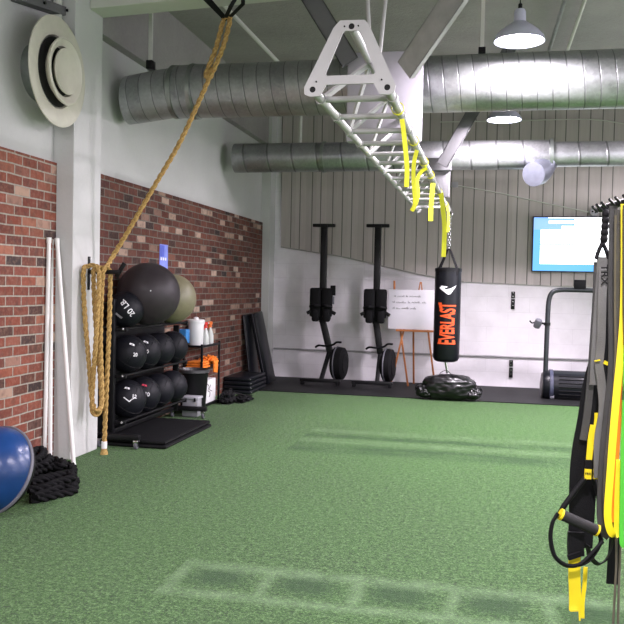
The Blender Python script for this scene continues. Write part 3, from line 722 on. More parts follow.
# ================================================================== TREADMILL-LIKE MACHINE at the right
TY = 11.45
tm = thing('treadmill', 'black treadmill with arched grey handrail and console at the back right', 'treadmill', (1.15, TY, .012))
def tp(u, v, dy=0): return at(u, v, Y=TY+dy)
MB().tube(spline([tp(545, 383), tp(546.5, 345), tp(548, 310), tp(549.5, 298), tp(553, 292), tp(560, 290), tp(575, 290), tp(600, 291), tp(612, 293), tp(620, 299), tp(623, 312), tp(623.5, 345), tp(624, 386)], 6), .033, 14).build('handrail', plain('gunmetal_tube', (.045, .05, .055), .35, metal=.5), tm)
MB().box(tp(574, 289, -.02)+Vector((0, -.02, 0)), tp(586, 280, 0)+Vector((0, .03, 0)), .01).build('console', 'rubber', tm)
p = tp(538, 323)
cu = MB().lathe([(.02, -.07), (.045, -.065), (.052, .0), (.045, .05), (.03, .055)], p, (.25, -.4, .8), 22).build('bottle_holder', 'greyrim', tm)
MB().tube(spline([p+Vector((-.03, 0, .01)), p+Vector((-.08, -.01, .0)), p+Vector((-.11, -.02, .03))], 5), .010, 8).build('hook', 'black', cu)
MB().lathe([(.045, -.02), (.045, .02)], tp(547, 324), (0, 0, 1), 16).build('clamp', 'black', tm)
MB().tube([tp(541, 323), tp(547, 324)], .014, 8).build('clamp_arm', 'black', cu)
x0 = tp(541, 385).x; zc = tp(560, 386).z
# drum / motor hood
dr = MB().lathe([(.08, 0), (.185, .02), (.205, .06), (.21, .12), (.21, .85), (.19, .90), (.1, .92)], (x0, TY, zc), (1, 0, 0), 44).build('motor_hood', 'glossflat' if 'glossflat' in MT else 'vinyl', tm)
b = MB()
for k in range(7):
    a = radians(150+k*14); b.tube([(x0+.22, TY+cos(a+pi/2)*0+ -abs(cos(a-pi/2))*0 - .212*cos(radians(-40+k*14)), zc+.212*sin(radians(-40+k*14))), (x0+.86, TY-.212*cos(radians(-40+k*14)), zc+.212*sin(radians(-40+k*14)))], .008, 6)
b.build('hood_ribs', 'rubber', dr)
MB().lathe([(.214, .10), (.222, .105), (.222, .145), (.214, .15)], (x0, TY, zc), (1, 0, 0), 44, False, False).build('hood_band', plain('dark_blue_grey', (.05, .055, .09), .35), dr)
MB().lathe([(.16, 0), (.172, -.012), (.05, -.03), (.0, -.03)], (x0+.015, TY, zc), (1, 0, 0), 36, False, True).build('end_cap', plain('pewter_plastic', (.17, .16, .16), .4, metal=.3), dr)
MB().box((x0+.10, TY-.15, .012), (x0+.80, TY+.25, .075), .015).build('base_frame', 'black', tm)
for xx in (x0+.09, x0+.72):
    MB().bar((xx+.03, TY-.12, .05), (xx, TY-.06, zc-.08), .07, .05, (0, 1, 0), .008).build('support_leg', 'black', tm)
    MB().lathe([(.03, 0), (.03, .05)], (xx+.02, TY-.16, .042), (1, 0, 0), 16).build('transport_wheel', 'greyrim', tm)
MB().box((x0+.12, TY+.0, .08), (x0+.80, TY+.75, .14), .01).build('deck', 'rubber', tm)
# ================================================================== CLIMBING ROPE + hook
hk = thing('rope_hook', 'black steel rope hook bolted to the white pillar', 'hook', (-3.27, 6.40, 1.53))
MB().box((-3.27, 6.28, 1.38), (-3.262, 6.32, 1.66), .003).build('back_plate', 'black', hk)
MB().bar((-3.265, 6.30, 1.53), (-2.985, 6.30, 1.535), .04, .035, (0, 0, 1), .004).build('arm', 'black', hk)
MB().bar((-3.02, 6.30, 1.49), (-2.945, 6.30, 1.61), .035, .02, (0, 1, 0), .004).build('tip', 'redblack' if 'redblack' in MT else 'black', hk)
for z_ in (1.64, 1.40): MB().lathe([(.008, 0), (.008, .006)], (-3.262, 6.30, z_), (1, 0, 0), 8).build('bolt', 'chrome', hk)
cr = thing('climbing_rope', 'thick tan climbing rope sagging from the ceiling and looped over the pillar hook', 'rope', at(228, 18, Y=6.40))
RR = .0205; YH = 6.395
def rp(u, v, y=YH): return at(u, v, Y=y)
TK = dict(seg=24, lobes=3, pitch=.19, depth=.5)
def rx(u, v, dx=0.): return at(u, v, X=-3.236+(max(u, 83)-84)/21*.125+dx)
main = [rp(213, 68, 6.40), rp(205, 88), rp(180, 142), rp(155, 185), rp(130, 228), rp(113, 256), rx(107, 266), rx(101, 268)]
loop1 = [rx(95, 269), rx(93.5, 276), rx(95.5, 320), rx(99.5, 370), rx(101.5, 402, .03), rx(98, 414, .03), rx(93.5, 413, .02), rx(92, 400), rx(96.5, 330, .045), rx(99, 285, .045), rx(98, 268, .03), rx(92, 265.5, .01)]
loop2 = [rx(87, 266.5), rx(83.5, 272), rx(84.5, 310), rx(89, 365), rx(91.5, 395), rx(95, 409, .05), rx(99.5, 409, .06), rx(102, 397, .05), rx(100.5, 340, .03), rx(102, 285, .03), rx(104.5, 268.5, .02)]
tail = [rx(108.5, 269.5), rx(110.2, 278), rx(109, 330), rx(106, 400), rx(104.2, 446)]
path = spline(main+loop1+loop2+tail, 22)
MB().rope(path, RR*.9, **TK).build('rope_length', 'rope', cr)
e = tail[-1]; MB().tube([e+Vector((0, 0, .04)), e+Vector((0, 0, -.02))], .024, 14).build('whipping', 'white', cr)
MB().lathe([(.020, 0), (.030, -.03), (.034, -.05), (.02, -.062)], e+Vector((0, 0, -.02)), (0, 0, 1), 16).build('frayed_end', 'rope', cr)
for k, (a0_, a1_) in enumerate((((221, 22), (229, 20)),)):
    MB().rope(spline([rp(213, 70), rp(205.5, 77), rp(209, 66), rp(216, 48), rp(223, 21)], 14), .019, **TK).build('doubled_strand', 'rope', cr)
    MB().rope(spline([rp(223, 21), rp(226, 17), rp(230, 19), rp(224, 44), rp(217, 62), rp(210, 78)], 14), .019, **TK).build('doubled_strand', 'rope', cr)
cs = thing('ceiling_strap', 'black webbing straps wrapped over the beam holding the rope top', 'strap', at(226, 18, Y=6.4))
for q in ([(225, 19), (203, -3)], [(227, 20), (208, -2)], [(225, 19), (231, 6), (238, -6)], [(229, 18), (243, 4)]):
    P = [rp(u, v, 6.40 if i == 0 else 6.24) for i, (u, v) in enumerate(q)]
    if q[-1][0] == 243: P.append(P[-1]+Vector((.0, .0, .45)))
    else: P.append(P[-1]+(P[-1]-P[-2])*.3)
    MB().ribbon(P, .032, .005, R_).build('webbing', 'blackweb', cs)
# ================================================================== PVC poles
def pole(label, a, c, r=.0165):
    a = Vector(a); c = Vector(c); t = thing('plastic_pole', label, 'pole', a, 'white poles leaning by the pillar')
    MB().tube([a, c], r, 14).build('tube', 'pvc', t)
    d = (c-a).normalized(); MB().tube([c-d*.04, c+d*.004], r*1.18, 14).build('end_cap', 'pvc', t); MB().tube([a-d*.0, a+d*.04], r*1.18, 14).build('end_cap', 'pvc', t)
pole('leftmost white pole, upright against the brick edge', at(44.5, 459, X=-3.40), at(49, 238, X=-3.40))
pole('middle white pole leaning close beside the leftmost one', at(50, 463, Z=.005), at(51.5, 240, Y=5.99))
pole('right white pole, its foot set out on the turf in front of the pillar', at(74, 469, Z=.005), at(57, 239, Y=6.00))
# ================================================================== BATTLE ROPE COIL
b = MB()
P = []
zr = .024
rows = [(36, 472, 71, 469), (38, 478, 72, 474), (36, 486, 74, 480), (36, 494, 73, 488)]
def fl(u, v, z): return at(u, v, Z=z)
br = thing('battle_rope', 'thick black battle rope folded in a heap beside the blue dome', 'rope', at(52, 485, Z=0))
def fold(pix, zs):
    pts = [fl(u, v, z) for (u, v), z in zip(pix, zs)]
    MB().rope(spline(pts, 16), .0255, **{**TK, 'pitch': .20}).build('rope_fold', 'brope', br)
fold([(30, 492), (50, 489), (66, 485.5), (74, 484), (76, 481), (72, 477.5), (56, 478), (30, 484)], [.026]*8)
fold([(30, 500), (44, 498), (60, 494), (72, 491.5), (75.5, 488.5), (72, 487), (60, 488), (34, 497)], [.026]*4+[.03]+[.05]*3)
fold([(30, 475), (46, 473), (60, 470.5), (70, 469), (73, 466.5), (68, 464.5), (52, 465), (30, 466)], [.03]*8)
fold([(30, 483), (48, 478), (62, 474), (71, 473), (74, 471), (70, 468), (55, 468), (30, 471)], [.075]*8)
fold([(28, 490), (45, 487), (58, 482), (69, 479), (73, 477), (68, 474), (50, 477), (28, 481)], [.078]*8)
fold([(26, 478), (40, 470), (52, 466), (62, 466), (64, 463), (56, 460), (42, 462), (26, 466)], [.12]*8)
fold([(26, 470), (36, 458), (44, 456), (50, 458), (46, 463), (36, 466), (26, 474)], [.16]*7)
fold([(26, 462), (34, 452), (40, 449), (44, 452), (40, 458), (30, 462)], [.2]*6)
# ================================================================== BLUE DOME (balance trainer on edge)
def bosu():
    c = Vector((-2.965, 4.52, .262)); ax_ = Vector((-.16, -.82, .40)).normalized(); Rr = .275
    t = thing('balance_dome', 'shiny blue half-ball balance dome tipped up against the brick wall', 'balance trainer', (c.x, c.y, 0))
    prof = [(Rr, 0)]+[(Rr*cos(a), .26*sin(a)) for a in [radians(6*k) for k in range(1, 15)]]+[(.01, .26)]
    MB().lathe(prof, c, ax_, 72, True, True).build('dome', 'blueball', t)
    MB().lathe([(Rr-.02, .012), (Rr+.008, .010), (Rr+.014, 0), (Rr+.008, -.012), (Rr-.02, -.014)], c, ax_, 72, False, False).build('rim', 'greyrim', t)
    MB().lathe([(Rr-.005, -.012), (Rr-.01, -.05), (Rr-.05, -.075), (.02, -.08)], c, ax_, 64, False, True).build('base_platform', 'black', t)
bosu()
# ================================================================== BALL RACK
rk = thing('ball_rack', 'black steel rack holding the exercise balls along the brick wall', 'rack', (-3.2, 7.5, 0))
for yy in (6.74, 8.28):
    up = MB().box((-3.30, yy-(.02 if yy < 7 else 0), .07), (-3.235, yy+.03, 1.30 if yy < 7 else 1.0), .006).build('upright', 'black', rk)
    y_f = 6.57 if yy < 7 else 8.30
    MB().box((-3.33, y_f, .078), (-2.92, y_f+.055, .125), .006).build('base_foot', 'black', rk)
MB().box((-3.33, 6.57, .078), (-3.27, 8.35, .12), .004).build('base_rail', 'black', rk)
for z_, n_ in ((1.035, 0), (.615, 1), (.20, 2)):
    for xx, dz in ((-3.155, 0), (-3.275, 0)):
        MB().tube([(xx, 6.74, z_), (xx, 8.32, z_+.0)], .013, 10).build('shelf_rail', 'black', rk)
    for yy in (6.77, 8.28):
        MB().bar((-3.345, yy, z_-.01), (-3.135, yy, z_-.01), .03, .03, (0, 0, 1), .003).build('shelf_arm', 'black', rk)
        MB().lathe([(.010, 0), (.010, .006)], (-3.155, yy-.03 if yy < 7 else yy, z_), (0, -1, 0), 10).build('rail_bolt', 'chrome', rk)
MB().box((-3.30, 6.732, .85), (-3.262, 6.74, .95), .002).build('maker_plate', 'print', rk)
for k in range(5): MB().box((-3.293, 6.7295, .86+k*.018), (-3.268, 6.7325, .866+k*.018)).build('plate_lettering', 'dark', rk) if k < 4 else None
MB().box((-3.412, 6.74, .02), (-3.405, 8.30, 1.0)).build('shade_sheet', 'black', rk)  # black sheet added for the shade between the shelves
for (xx, yy) in ((-2.95, 6.59), (-3.30, 6.59), (-2.96, 8.33), (-3.31, 8.33)):
    c = MB().lathe([(.030, -.012), (.033, -.008), (.033, .008), (.030, .012)], (xx, yy, .033), (1, 0, 0), 22).build('caster_wheel', 'greyrim', rk)
    MB().box((xx-.022, yy-.02, .05), (xx+.022, yy+.03, .078), .003).build('caster_fork', 'chrome', c)
    for s_ in (-1, 1): MB().box((xx+s_*.018-.003, yy-.012, .025), (xx+s_*.018+.003, yy+.012, .07)).build('caster_cheek', 'chrome', c)
def sphtxt(c, r, d, up, off=(0, 0), rot=0.):
    "map lettering to the ball surface in direction d, turned by rot"
    c = Vector(c); d = Vector(d).normalized(); upv = Vector(up); rt = upv.cross(d)*1.0; rt.normalize(); uu = d.cross(rt).normalized()
    def f(x, y):
        xr = x*cos(rot)-y*sin(rot)+off[0]; yr = x*sin(rot)+y*cos(rot)+off[1]
        p = d*r+rt*xr+uu*yr
        return c+p.normalized()*(r+.0012)
    return f
def medball(c, r, label, marks, group, seams=True):
    t = thing('medicine_ball', label, 'medicine ball', (c[0], c[1], c[2]-r), group)
    MB().sphere(c, r, 1, 1, 1, 44, 28).build('ball_shell', 'leather', t)
    if seams:
        b = MB(); q = Quaternion((.4, .8, .5), .9)
        for ax_ in (Vector((1, 0, 0)), Vector((0, 1, 0)), Vector((0, 0, 1))):
            a1 = q @ ax_; o1 = a1.orthogonal().normalized(); o2 = a1.cross(o1)
            for off in (0,):
                b.tube([Vector(c)+(o1*cos(2*pi*k/48)+o2*sin(2*pi*k/48))*(r+.0005) for k in range(48)], .0022, 5, True)
        b.build('seam', 'black', t)
    for (s_, size, d, off, rot, mat_) in marks:
        f = sphtxt(c, r, d, (0, 0, 1), off, rot)
        if s_ == '#logo':
            poly_mesh([[(-.03, -.012), (.03, -.012), (.024, .014), (-.024, .014)], [(-.012, -.006), (.012, -.006), (.0, .008)]], f, 'logo_patch', mat_, t, .01)
        elif s_ == '#V':
            poly_mesh([[(-.055, .018), (-.046, .022), (0, -.014), (.05, .022), (.058, .016), (0, -.026)]], f, 'chevron_mark', mat_, t, .01)
        elif s_ == '#bar':
            poly_mesh([[(-.04, -.013), (.04, -.013), (.04, .013), (-.04, .013)]], f, 'label_patch', mat_, t, .012)
        else: text_mesh(s_, size, f, 'weight_marking', mat_, t, .01, 1., .0012)
    return t
toCam = lambda c: -Vector(c)+Vector((0, 0, EYE))
G1, G2 = 'medicine balls on the middle rack shelf', 'medicine balls on the bottom rack shelf'
nm = ('nearest', 'second', 'third', 'farthest')
ys = [6.965, 7.31, 7.67, 8.05]; rb = .176
for i, y in enumerate(ys):
    c = (-3.215, y, 1.005+.115+.0 - .31)
    d = toCam(c)
    mk = []
    c = (-3.215, y, .615+sqrt((rb-.003*i+.013)**2-.0036))
    if i == 0: mk = [('20', .05, d, (.075, -.01), -.1, 'print'), ('#logo', 0, d, (.045, .10), -.35, 'print')]
    if i == 1: mk = [('30', .05, d, (.03, .0), -.2, 'print'), ('#logo', 0, d, (.03, .105), -.35, 'print')]
    if i == 2: mk = [('#V', 0, d, (-.03, -.03), 1.0, 'print')]
    medball(c, rb-.003*i, '%s black medicine ball on the middle shelf of the rack' % nm[i], mk, G1)
    c = (-3.215, y, .20+sqrt((rb-.003*i+.013)**2-.0036))
    d = toCam(c); mk = []
    if i == 0: mk = [('12', .055, d, (.07, .02), -.1, 'print'), ('#V', 0, d, (.02, -.005), .0, 'print'), ('#logo', 0, d, (.0, .115), -.3, 'print')]
    if i == 1: mk = [('10', .055, d, (.045, .0), -.1, 'print'), ('#logo', 0, d, (.02, .10), -.3, 'redprint')]
    medball(c, rb-.003*i, '%s black medicine ball on the bottom shelf of the rack' % nm[i], mk, G2)
c = (-3.215, 6.905, 1.035+.168); d = toCam(c)
medball(c, .166, 'black medicine ball marked 20 LB. on top of the rack beside the rope', [('20 LB.', .078, d, (.02, .02), 2.23, 'print'), ('#bar', 0, d, (-.065, -.065), -.65, 'greyp' if 'greyp' in MT else 'greybox')], None, False)
c = at(148.5, 294, X=-3.115); r_ = c.z-1.050
r_ = min(r_, .30)
t = thing('exercise_ball', 'big dark grey exercise ball on top of the ball rack', 'exercise ball', (c.x, c.y, c.z-r_))
MB().sphere(c, r_, 1, 1, 1, 64, 40).build('ball_shell', 'swiss', t)
MB().lathe([(.006, 0), (.006, .003)], c+toCam(c).normalized()*(r_-.001)+Vector((.02, 0, .03)), toCam(c), 10).build('valve_plug', 'print', t)
c2 = at(171.5, 298.5, X=-3.16); r2 = .252
t = thing('exercise_ball', 'olive green exercise ball behind the big dark one', 'exercise ball', (c2.x, c2.y, c2.z-r2))
MB().sphere(c2, r2, 1, 1, 1, 56, 36).build('ball_shell', 'olive', t)
# mats on the floor in front of the rack
for k, (z0, dx, lab) in enumerate(((.0, 0, 'lower black floor mat under an identical mat in front of the ball rack'), (.036, -.012, 'upper black floor mat lying on another in front of the ball rack'))):
    t = thing('exercise_mat', lab, 'mat', (-2.9, 7.3, z0), 'black mats before the ball rack')
    MB().box((-3.34, 6.65+dx*-1, z0+.002), (-2.70+dx, 7.86+dx, z0+.033), .012).build('mat_pad', 'rubber', t)
    b = MB(); b.tube([(-3.33, 6.65-dx, z0+.0175), (-2.70+dx, 6.65-dx, z0+.0175), (-2.70+dx, 7.86+dx, z0+.0175), (-3.33, 7.86+dx, z0+.0175)], .004, 6); b.build('edge_piping', 'black', t)
# ================================================================== CART, BIN AND SUPPLIES
CX0, CX1, CY0, CY1, CZ = -3.41, -3.19, 8.90, 9.52, .735
ct = thing('wire_shelf', 'narrow black metal shelf stand against the brick wall', 'shelf', (-3.3, 9.4, 0))
for x in (CX0, CX1):
    for y in (CY0, CY1): MB().box((x-.012, y-.012, 0), (x+.012, y+.012, CZ+.02), .003).build('leg', 'black', ct)
for z in (CZ, .47, .04):
    b = MB(); b.box((CX0, CY0, z-.012), (CX1, CY1, z), .003); b.box((CX1-.006, CY0, z-.02), (CX1+.008, CY1, z+.006), .002); b.box((CX0, CY0-.008, z-.02), (CX1, CY0+.006, z+.006), .002)
    b.build('shelf', 'black', ct)
# white wipes bucket
bx = at(195, 345, Y=9.12); 
q = Vector((-3.30, 8.99, CZ)); t = thing('wipes_bucket', 'white plastic wipes bucket on top of the black shelf', 'bucket', q)
MB().lathe([(.078, 0), (.085, .01), (.093, .27)], q, (0, 0, 1), 32).build('tub', 'white', t)
MB().lathe([(.10, .265), (.102, .27), (.102, .295), (.09, .302), (.02, .302)], q, (0, 0, 1), 32).build('lid', 'white', t)
MB().lathe([(.03, .30), (.028, .325), (.01, .332)], q, (0, 0, 1), 18).build('dispenser_cap', 'white', t)
q = Vector((-3.372, 8.78, .83)); t = thing('blue_dispenser', 'small blue and white box mounted on the wall left of the white bucket', 'box', q)
MB().box(q+Vector((-.045, -.06, -.06)), q+Vector((.055, .06, .10)), .008).build('body', 'bluepl', t)
MB().box(q+Vector((.0, -.062, -.01)), q+Vector((.045, -.0605, .02))).build('label', 'print', t)
def spray(x, y, lab, hm):
    q = Vector((x, y, CZ)); t = thing('spray_bottle', lab, 'spray bottle', q, 'spray bottles on the shelf')
    MB().lathe([(.040, 0), (.044, .01), (.042, .10), (.030, .15), (.017, .185), (.015, .20)], q, (0, 0, 1), 26).build('bottle', 'bottle', t)
    h = MB(); h.lathe([(.022, .197), (.022, .225), (.016, .235)], q, (0, 0, 1), 16); h.box(q+Vector((-.02, -.06, .228)), q+Vector((.02, .04, .268)), .01)
    h.build('spray_head', hm, t)
    MB().bar(q+Vector((0, -.03, .235)), q+Vector((0, -.05, .18)), .014, .008, (1, 0, 0), .002).build('trigger', hm, t)
    MB().lathe([(.011, 0), (.009, .02)], q+Vector((0, -.055, .25)), (0, -1, 0), 12).build('nozzle', 'white', t)
spray(-3.235, 9.14, 'spray bottle with a red head next to the white bucket', 'red')
spray(-3.245, 9.33, 'spray bottle with an orange-red head farther along the shelf', 'orangepl')
# orange towels on mid shelf
for i, (y0, lab) in enumerate(((9.03, 'folded orange towels pile on the shelf just above the waste bin'), (9.36, 'crumpled orange towel hanging over the shelf edge right of the bin'))):
    t = thing('orange_towel', lab, 'towel', (-3.26, y0, .47))
    if i == 0:
        for k in range(3): MB().box((-3.39+.01*k, y0-.13, .472+k*.028), (-3.17-.008*k, y0+.12-.01*k, .498+k*.028), .012, None, 3).build('towel_fold', 'towel', t)
    else:
        blob('cloth', 'towel', t, (-3.28, y0-.01, .53), .085, .14, .055, .6, 9, 2.0)
        MB().ribbon(spline([(-3.22, y0, .55), (-3.175, y0-.03, .53), (-3.165, y0-.04, .46), (-3.165, y0-.05, .395)], 5), .13, .016, (0, 1, 0)).build('hanging_corner', 'towel', t)
# white printed carton on the bottom shelf
t = thing('white_carton', 'white printed carton on the bottom shelf right of the bin', 'carton', (-3.27, 9.4, .04))
MB().box((-3.39, 8.98, .042), (-3.20, 9.44, .315), .006).build('box', 'white', t)
b = MB()
b.tube(spline([(-3.1985, 9.13, .27), (-3.1985, 9.19, .24), (-3.1985, 9.16, .19), (-3.1985, 9.23, .16), (-3.1985, 9.21, .11)], 5), .005, 5); b.tube(spline([(-3.1985, 9.25, .25), (-3.1985, 9.21, .2), (-3.1985, 9.30, .17)], 5), .004, 5)
b.build('printed_mark', 'ink', t)
# waste bin
q = Vector((-3.205, 8.68, 0)); t = thing('waste_bin', 'black waste bin with a grey liner rim beside the ball rack', 'bin', q)
MB().lathe([(.13, 0), (.135, .005), (.165, .46), (.172, .47)], q, (0, 0, 1), 36, True, False).build('bin_body', 'black', t)
MB().lathe([(.173, .455), (.182, .46), (.180, .485), (.165, .495), (.155, .47), (.14, .38), (.01, .34)], q, (0, 0, 1), 36, False, True).build('bin_liner', plain('liner_film', (.045, .045, .048), .3, bump=.6, bsc=25), t)
q = Vector((-3.09, 8.44, 0)); t = thing('storage_box', 'small grey lidded plastic box on the floor in front of the waste bin', 'box', q)
MB().box(q+Vector((-.13, -.07, .002)), q+Vector((.05, .07, .20)), .012).build('box_body', 'greybox', t)
MB().box(q+Vector((-.14, -.08, .195)), q+Vector((.06, .08, .222)), .008).build('lid', plain('lid_grey', (.42, .42, .46), .4), t)
MB().box(q+Vector((.01, -.084, .17)), q+Vector((.03, -.07, .21)), .002).build('latch', 'black', t)
# black cloth heap
t = thing('black_gym_bag', 'limp black bag lying on the turf beside the shelf stand', 'bag', (-3.03, 9.65, 0))
blob('bag_body', 'rubber', t, (-3.06, 9.50, .065), .085, .14, .10, .35, 12, 2.0)
blob('bag_flap', 'rubber', t, (-2.95, 9.74, .035), .12, .20, .045, .35, 15, 2.0)
MB().tube(spline([(-3.02, 9.48, .12), (-2.95, 9.60, .11), (-2.88, 9.80, .04), (-2.87, 9.95, .012)], 6), .012, 8).build('strap', 'blackweb', t)
# stacked black mats + leaning mats in the corner
for k in range(4):
    z0 = .0+k*.056
    nmz = ('bottom', 'second from bottom', 'third from bottom', 'top')[k]
    t = thing('folding_mat', '%s black mat of the low stack at the corner of the brick wall' % nmz, 'mat', (-3.25, 10.85, z0), 'stacked black mats in the corner')
    MB().box((-3.41, 10.34+.012*k, z0+.003), (-3.02-.006*k, 11.14, z0+.052), .014, None, 3).build('mat_pad', 'vinyl', t)
    MB().box((-3.025-.006*k, 10.38, z0+.018), (-3.014-.006*k, 10.41, z0+.034), .002).build('corner_tab', 'chrome', t)
def leaning(label, foot, top, w, th):
    t = thing('tall_folded_mat', label, 'mat', foot, 'tall mats leaning in the corner')
    foot = Vector(foot); top = Vector(top)
    MB().bar(foot, top, w, th, Vector((1, 0, .3)), .02).build('mat_pad', 'vinyl', t)
    off = Vector((0, -w/2-.001, 0)); MB().bar(foot+off+(top-foot)*.02, top+off-(top-foot)*.02, .004, .006, Vector((1, 0, .3))).build('fold_seam', 'greyrim', t)
leaning('tall dark folded mat leaning left-hand against the brick wall', (-3.27, 11.40, .04), (-3.388, 11.36, 1.03), .42, .05)
leaning('tall charcoal mat leaning in front of another, top nearly touching the pilaster', (-3.09, 11.56, .03), (-3.30, 11.50, 1.05), .40, .10)
# poster on the brick
pp = [at(160, 244, X=-3.415), at(168, 243.5, X=-3.415), at(168, 269, X=-3.415), at(160, 264.5, X=-3.415)]
y0, y1 = pp[0].y, pp[1].y; zt, zb = pp[0].z, 1.60
t = thing('blue_poster', 'narrow blue poster on the brick wall above the balls', 'poster', (-3.418, y0, zb))
MB().box((-3.420, y0, zb), (-3.414, y1, zt)).build('sheet', 'poster', t, smooth=False)
MB().box((-3.4138, y0+.005, zt-.13), (-3.4130, y0+.12, zt-.01)).build('printed_block', 'posterd', t, smooth=False)
for k in range(3): MB().box((-3.4138, y0+.02+k*.06, zt-.17), (-3.4130, y0+.055+k*.06, zt-.14)).build('printed_text', 'print', t, smooth=False)
# ================================================================== RIGHT FOREGROUND: suspension straps and bands on a peg rail
def rt(u, v, d=2.5): return at(u, v, D=d)
pr = thing('peg_rail', 'black peg rail at the right edge holding the straps and bands', 'rack', (1.2, 2.3, 0))
ra, rb_ = rt(600, 209, 2.66), at(668, 190, D=2.30)
MB().tube([ra, rb_], .011, 10).build('rail', 'black', pr)
MB().box((rb_.x-.02, rb_.y-.02, 0), (rb_.x+.03, rb_.y+.03, 2.0), .004).build('post', 'black', pr)
MB().box((rb_.x-.25, rb_.y-.25, 0), (rb_.x+.25, rb_.y+.25, .02), .004).build('post_base', 'black', pr)
for (u, v, d) in ((597, 210, 2.62), (601, 208, 2.58), (606, 206, 2.54), (614, 203, 2.48), (620, 201, 2.44), (628, 199, 2.40)):
    q = rt(u, v, d); dirv = (R_*-.022+U_*.012+Bk*.012)
    MB().tube([q+dirv*-.3+Bk*-.012, q+dirv*.8], .0045, 8).build('peg', 'black', pr)
def mstrap(parent, name, mat, px, w, d=2.5, th=.003, sd=None, n=6):
    P = [rt(p[0], p[1], p[2] if len(p) > 2 else d) for p in px]
    return MB().ribbon(spline(P, n), w, th, sd if sd is not None else R_).build(name, mat, parent)
def mtube(parent, name, mat, px, r, d=2.5, n=6, closed=False, seg=10):
    P = [rt(p[0], p[1], p[2] if len(p) > 2 else d) for p in px]
    return MB().tube(spline(P, n, closed), r, seg, closed).build(name, mat, parent)
px2m = 2.5/816
# --- suspension trainer 1 (grey webbing with lettering)
s_ = thing('suspension_trainer', 'grey and black suspension trainer with a black foam handle and yellow loops', 'suspension strap', rt(604, 212))
mtube(s_, 'anchor_loop', 'blackweb', [(606, 208), (605, 222), (603.5, 236), (602.5, 245)], .008, 2.52)
b = MB()
for k in range(5):
    q = rt(606-.5*k, 214+k*6.2, 2.515); b.sphere(q, .012, 1, 1, 1.3, 12, 8)
b.build('loop_knots', 'blackweb', s_)
mtube(s_, 'upper_loop', 'blackweb', [(602.5, 243), (599, 250), (596, 259)], .006, 2.51)
mtube(s_, 'upper_loop', 'blackweb', [(602.5, 243), (606, 250), (608.5, 259)], .006, 2.51)
tb = mstrap(s_, 'label_band', 'silverweb', [(603, 257), (602.5, 270), (601, 290), (599, 320), (597, 350), (595.5, 385)], .036, 2.51, .005)
lc = rt(603.6, 275, 2.49)
def trx(x, y):
    return lc+R_*(y*1.)+U_*(-x*1.)+Bk*.006
text_mesh('TRX', .030, trx, 'strap_lettering', 'dark', tb, .02, 1.1, .0008)
mstrap(s_, 'webbing', 'greyweb', [(597.5, 262), (596, 300), (593.5, 340), (590.5, 380), (587, 415), (583, 440)], .022, 2.53, .004)
mstrap(s_, 'webbing', 'blackweb', [(608, 262), (607.5, 300), (606, 350), (605, 400), (601, 450), (600, 500)], .022, 2.54, .004)
mstrap(s_, 'webbing', 'silverweb', [(603.5, 268, 2.50), (602, 300, 2.49), (601, 340, 2.49), (599, 364, 2.49), (601, 380, 2.49), (603, 410, 2.49), (598.5, 440, 2.49), (598, 478, 2.49)], .026, 2.49, .004)
mstrap(s_, 'black_sling', 'blackweb', [(597, 362), (591, 385), (585.5, 420), (580, 450), (577.5, 480), (577, 515), (576, 545)], .050, 2.55, .005)
mstrap(s_, 'black_sling', 'blackweb', [(603, 366), (601, 400), (596, 440), (590, 480), (587, 520), (585, 548)], .045, 2.56, .005)
mstrap(s_, 'yellow_edge', 'yellow', [(594.5, 361, 2.48), (600, 360, 2.48)], .004, 2.48, .004, U_)
mstrap(s_, 'yellow_edge', 'yellow', [(604, 362, 2.48), (608, 364, 2.48)], .010, 2.48, .004, U_)
mstrap(s_, 'yellow_webbing', 'yellow', [(597.5, 413), (596.5, 425), (592, 440), (589, 460)], .017, 2.52, .004)
mstrap(s_, 'yellow_webbing', 'yellow', [(599.5, 425), (598, 440), (596.5, 460)], .013, 2.525, .004)
mstrap(s_, 'yellow_webbing', 'yellow', [(593, 425, 2.51), (590.5, 440, 2.51), (588.5, 462, 2.51)], .016, 2.51, .004)
for (uu, vv, ww) in ((588.3, 464, .021), (596.2, 464, .016)):
    bk = mstrap(s_, 'cam_buckle', 'blackweb', [(uu, vv-4, 2.50), (uu-.3, vv+5, 2.50)], ww, 2.5, .012)
    lb = mstrap(s_, 'yellow_label', 'yellow', [(uu-.3, vv+5, 2.495), (uu-.6, vv+15, 2.495)], ww*.95, 2.495, .006)
    cc = rt(uu-.4, vv+10, 2.49); text_mesh('TRX', .010, lambda x, y, cc=cc: cc+R_*x+U_*y, 'label_lettering', 'dark', lb, .05, 1., .0003)
mstrap(s_, 'webbing', 'blackweb', [(584, 468, 2.505), (583.5, 481, 2.505)], .010, 2.5, .004)
mtube(s_, 'handle_strap', 'blackweb', [(585, 478), (575, 491), (564, 506), (560, 514)], .0085, 2.50)
mtube(s_, 'handle_strap', 'blackweb', [(593, 478, 2.52), (600, 500, 2.52), (602, 520, 2.50), (597, 531, 2.49)], .0085, 2.50)
g1, g2 = rt(561, 514.5, 2.46), rt(597, 530.5, 2.46); gd = (g2-g1).normalized()
hd = MB().tube([g1, g2], .0165, 20).build('foam_grip', 'grip', s_)
for a_, c_ in ((g1-gd*.003, g1+gd*.003), (g2-gd*.003, g2+gd*.003)): MB().tube([a_, c_], .0180, 20).build('grip_ring', 'yellow', s_)
mstrap(s_, 'foot_loop', 'blackweb', [(558.5, 514, 2.46), (553, 522, 2.46), (550.5, 535, 2.46), (552, 548, 2.46), (556, 558, 2.46), (566, 566, 2.46), (578, 566.5, 2.46), (589, 561, 2.46), (597, 550, 2.46), (601, 540, 2.46), (598, 531, 2.46)], .020, 2.46, .004, (Bk+R_*.2+U_*.45).normalized())
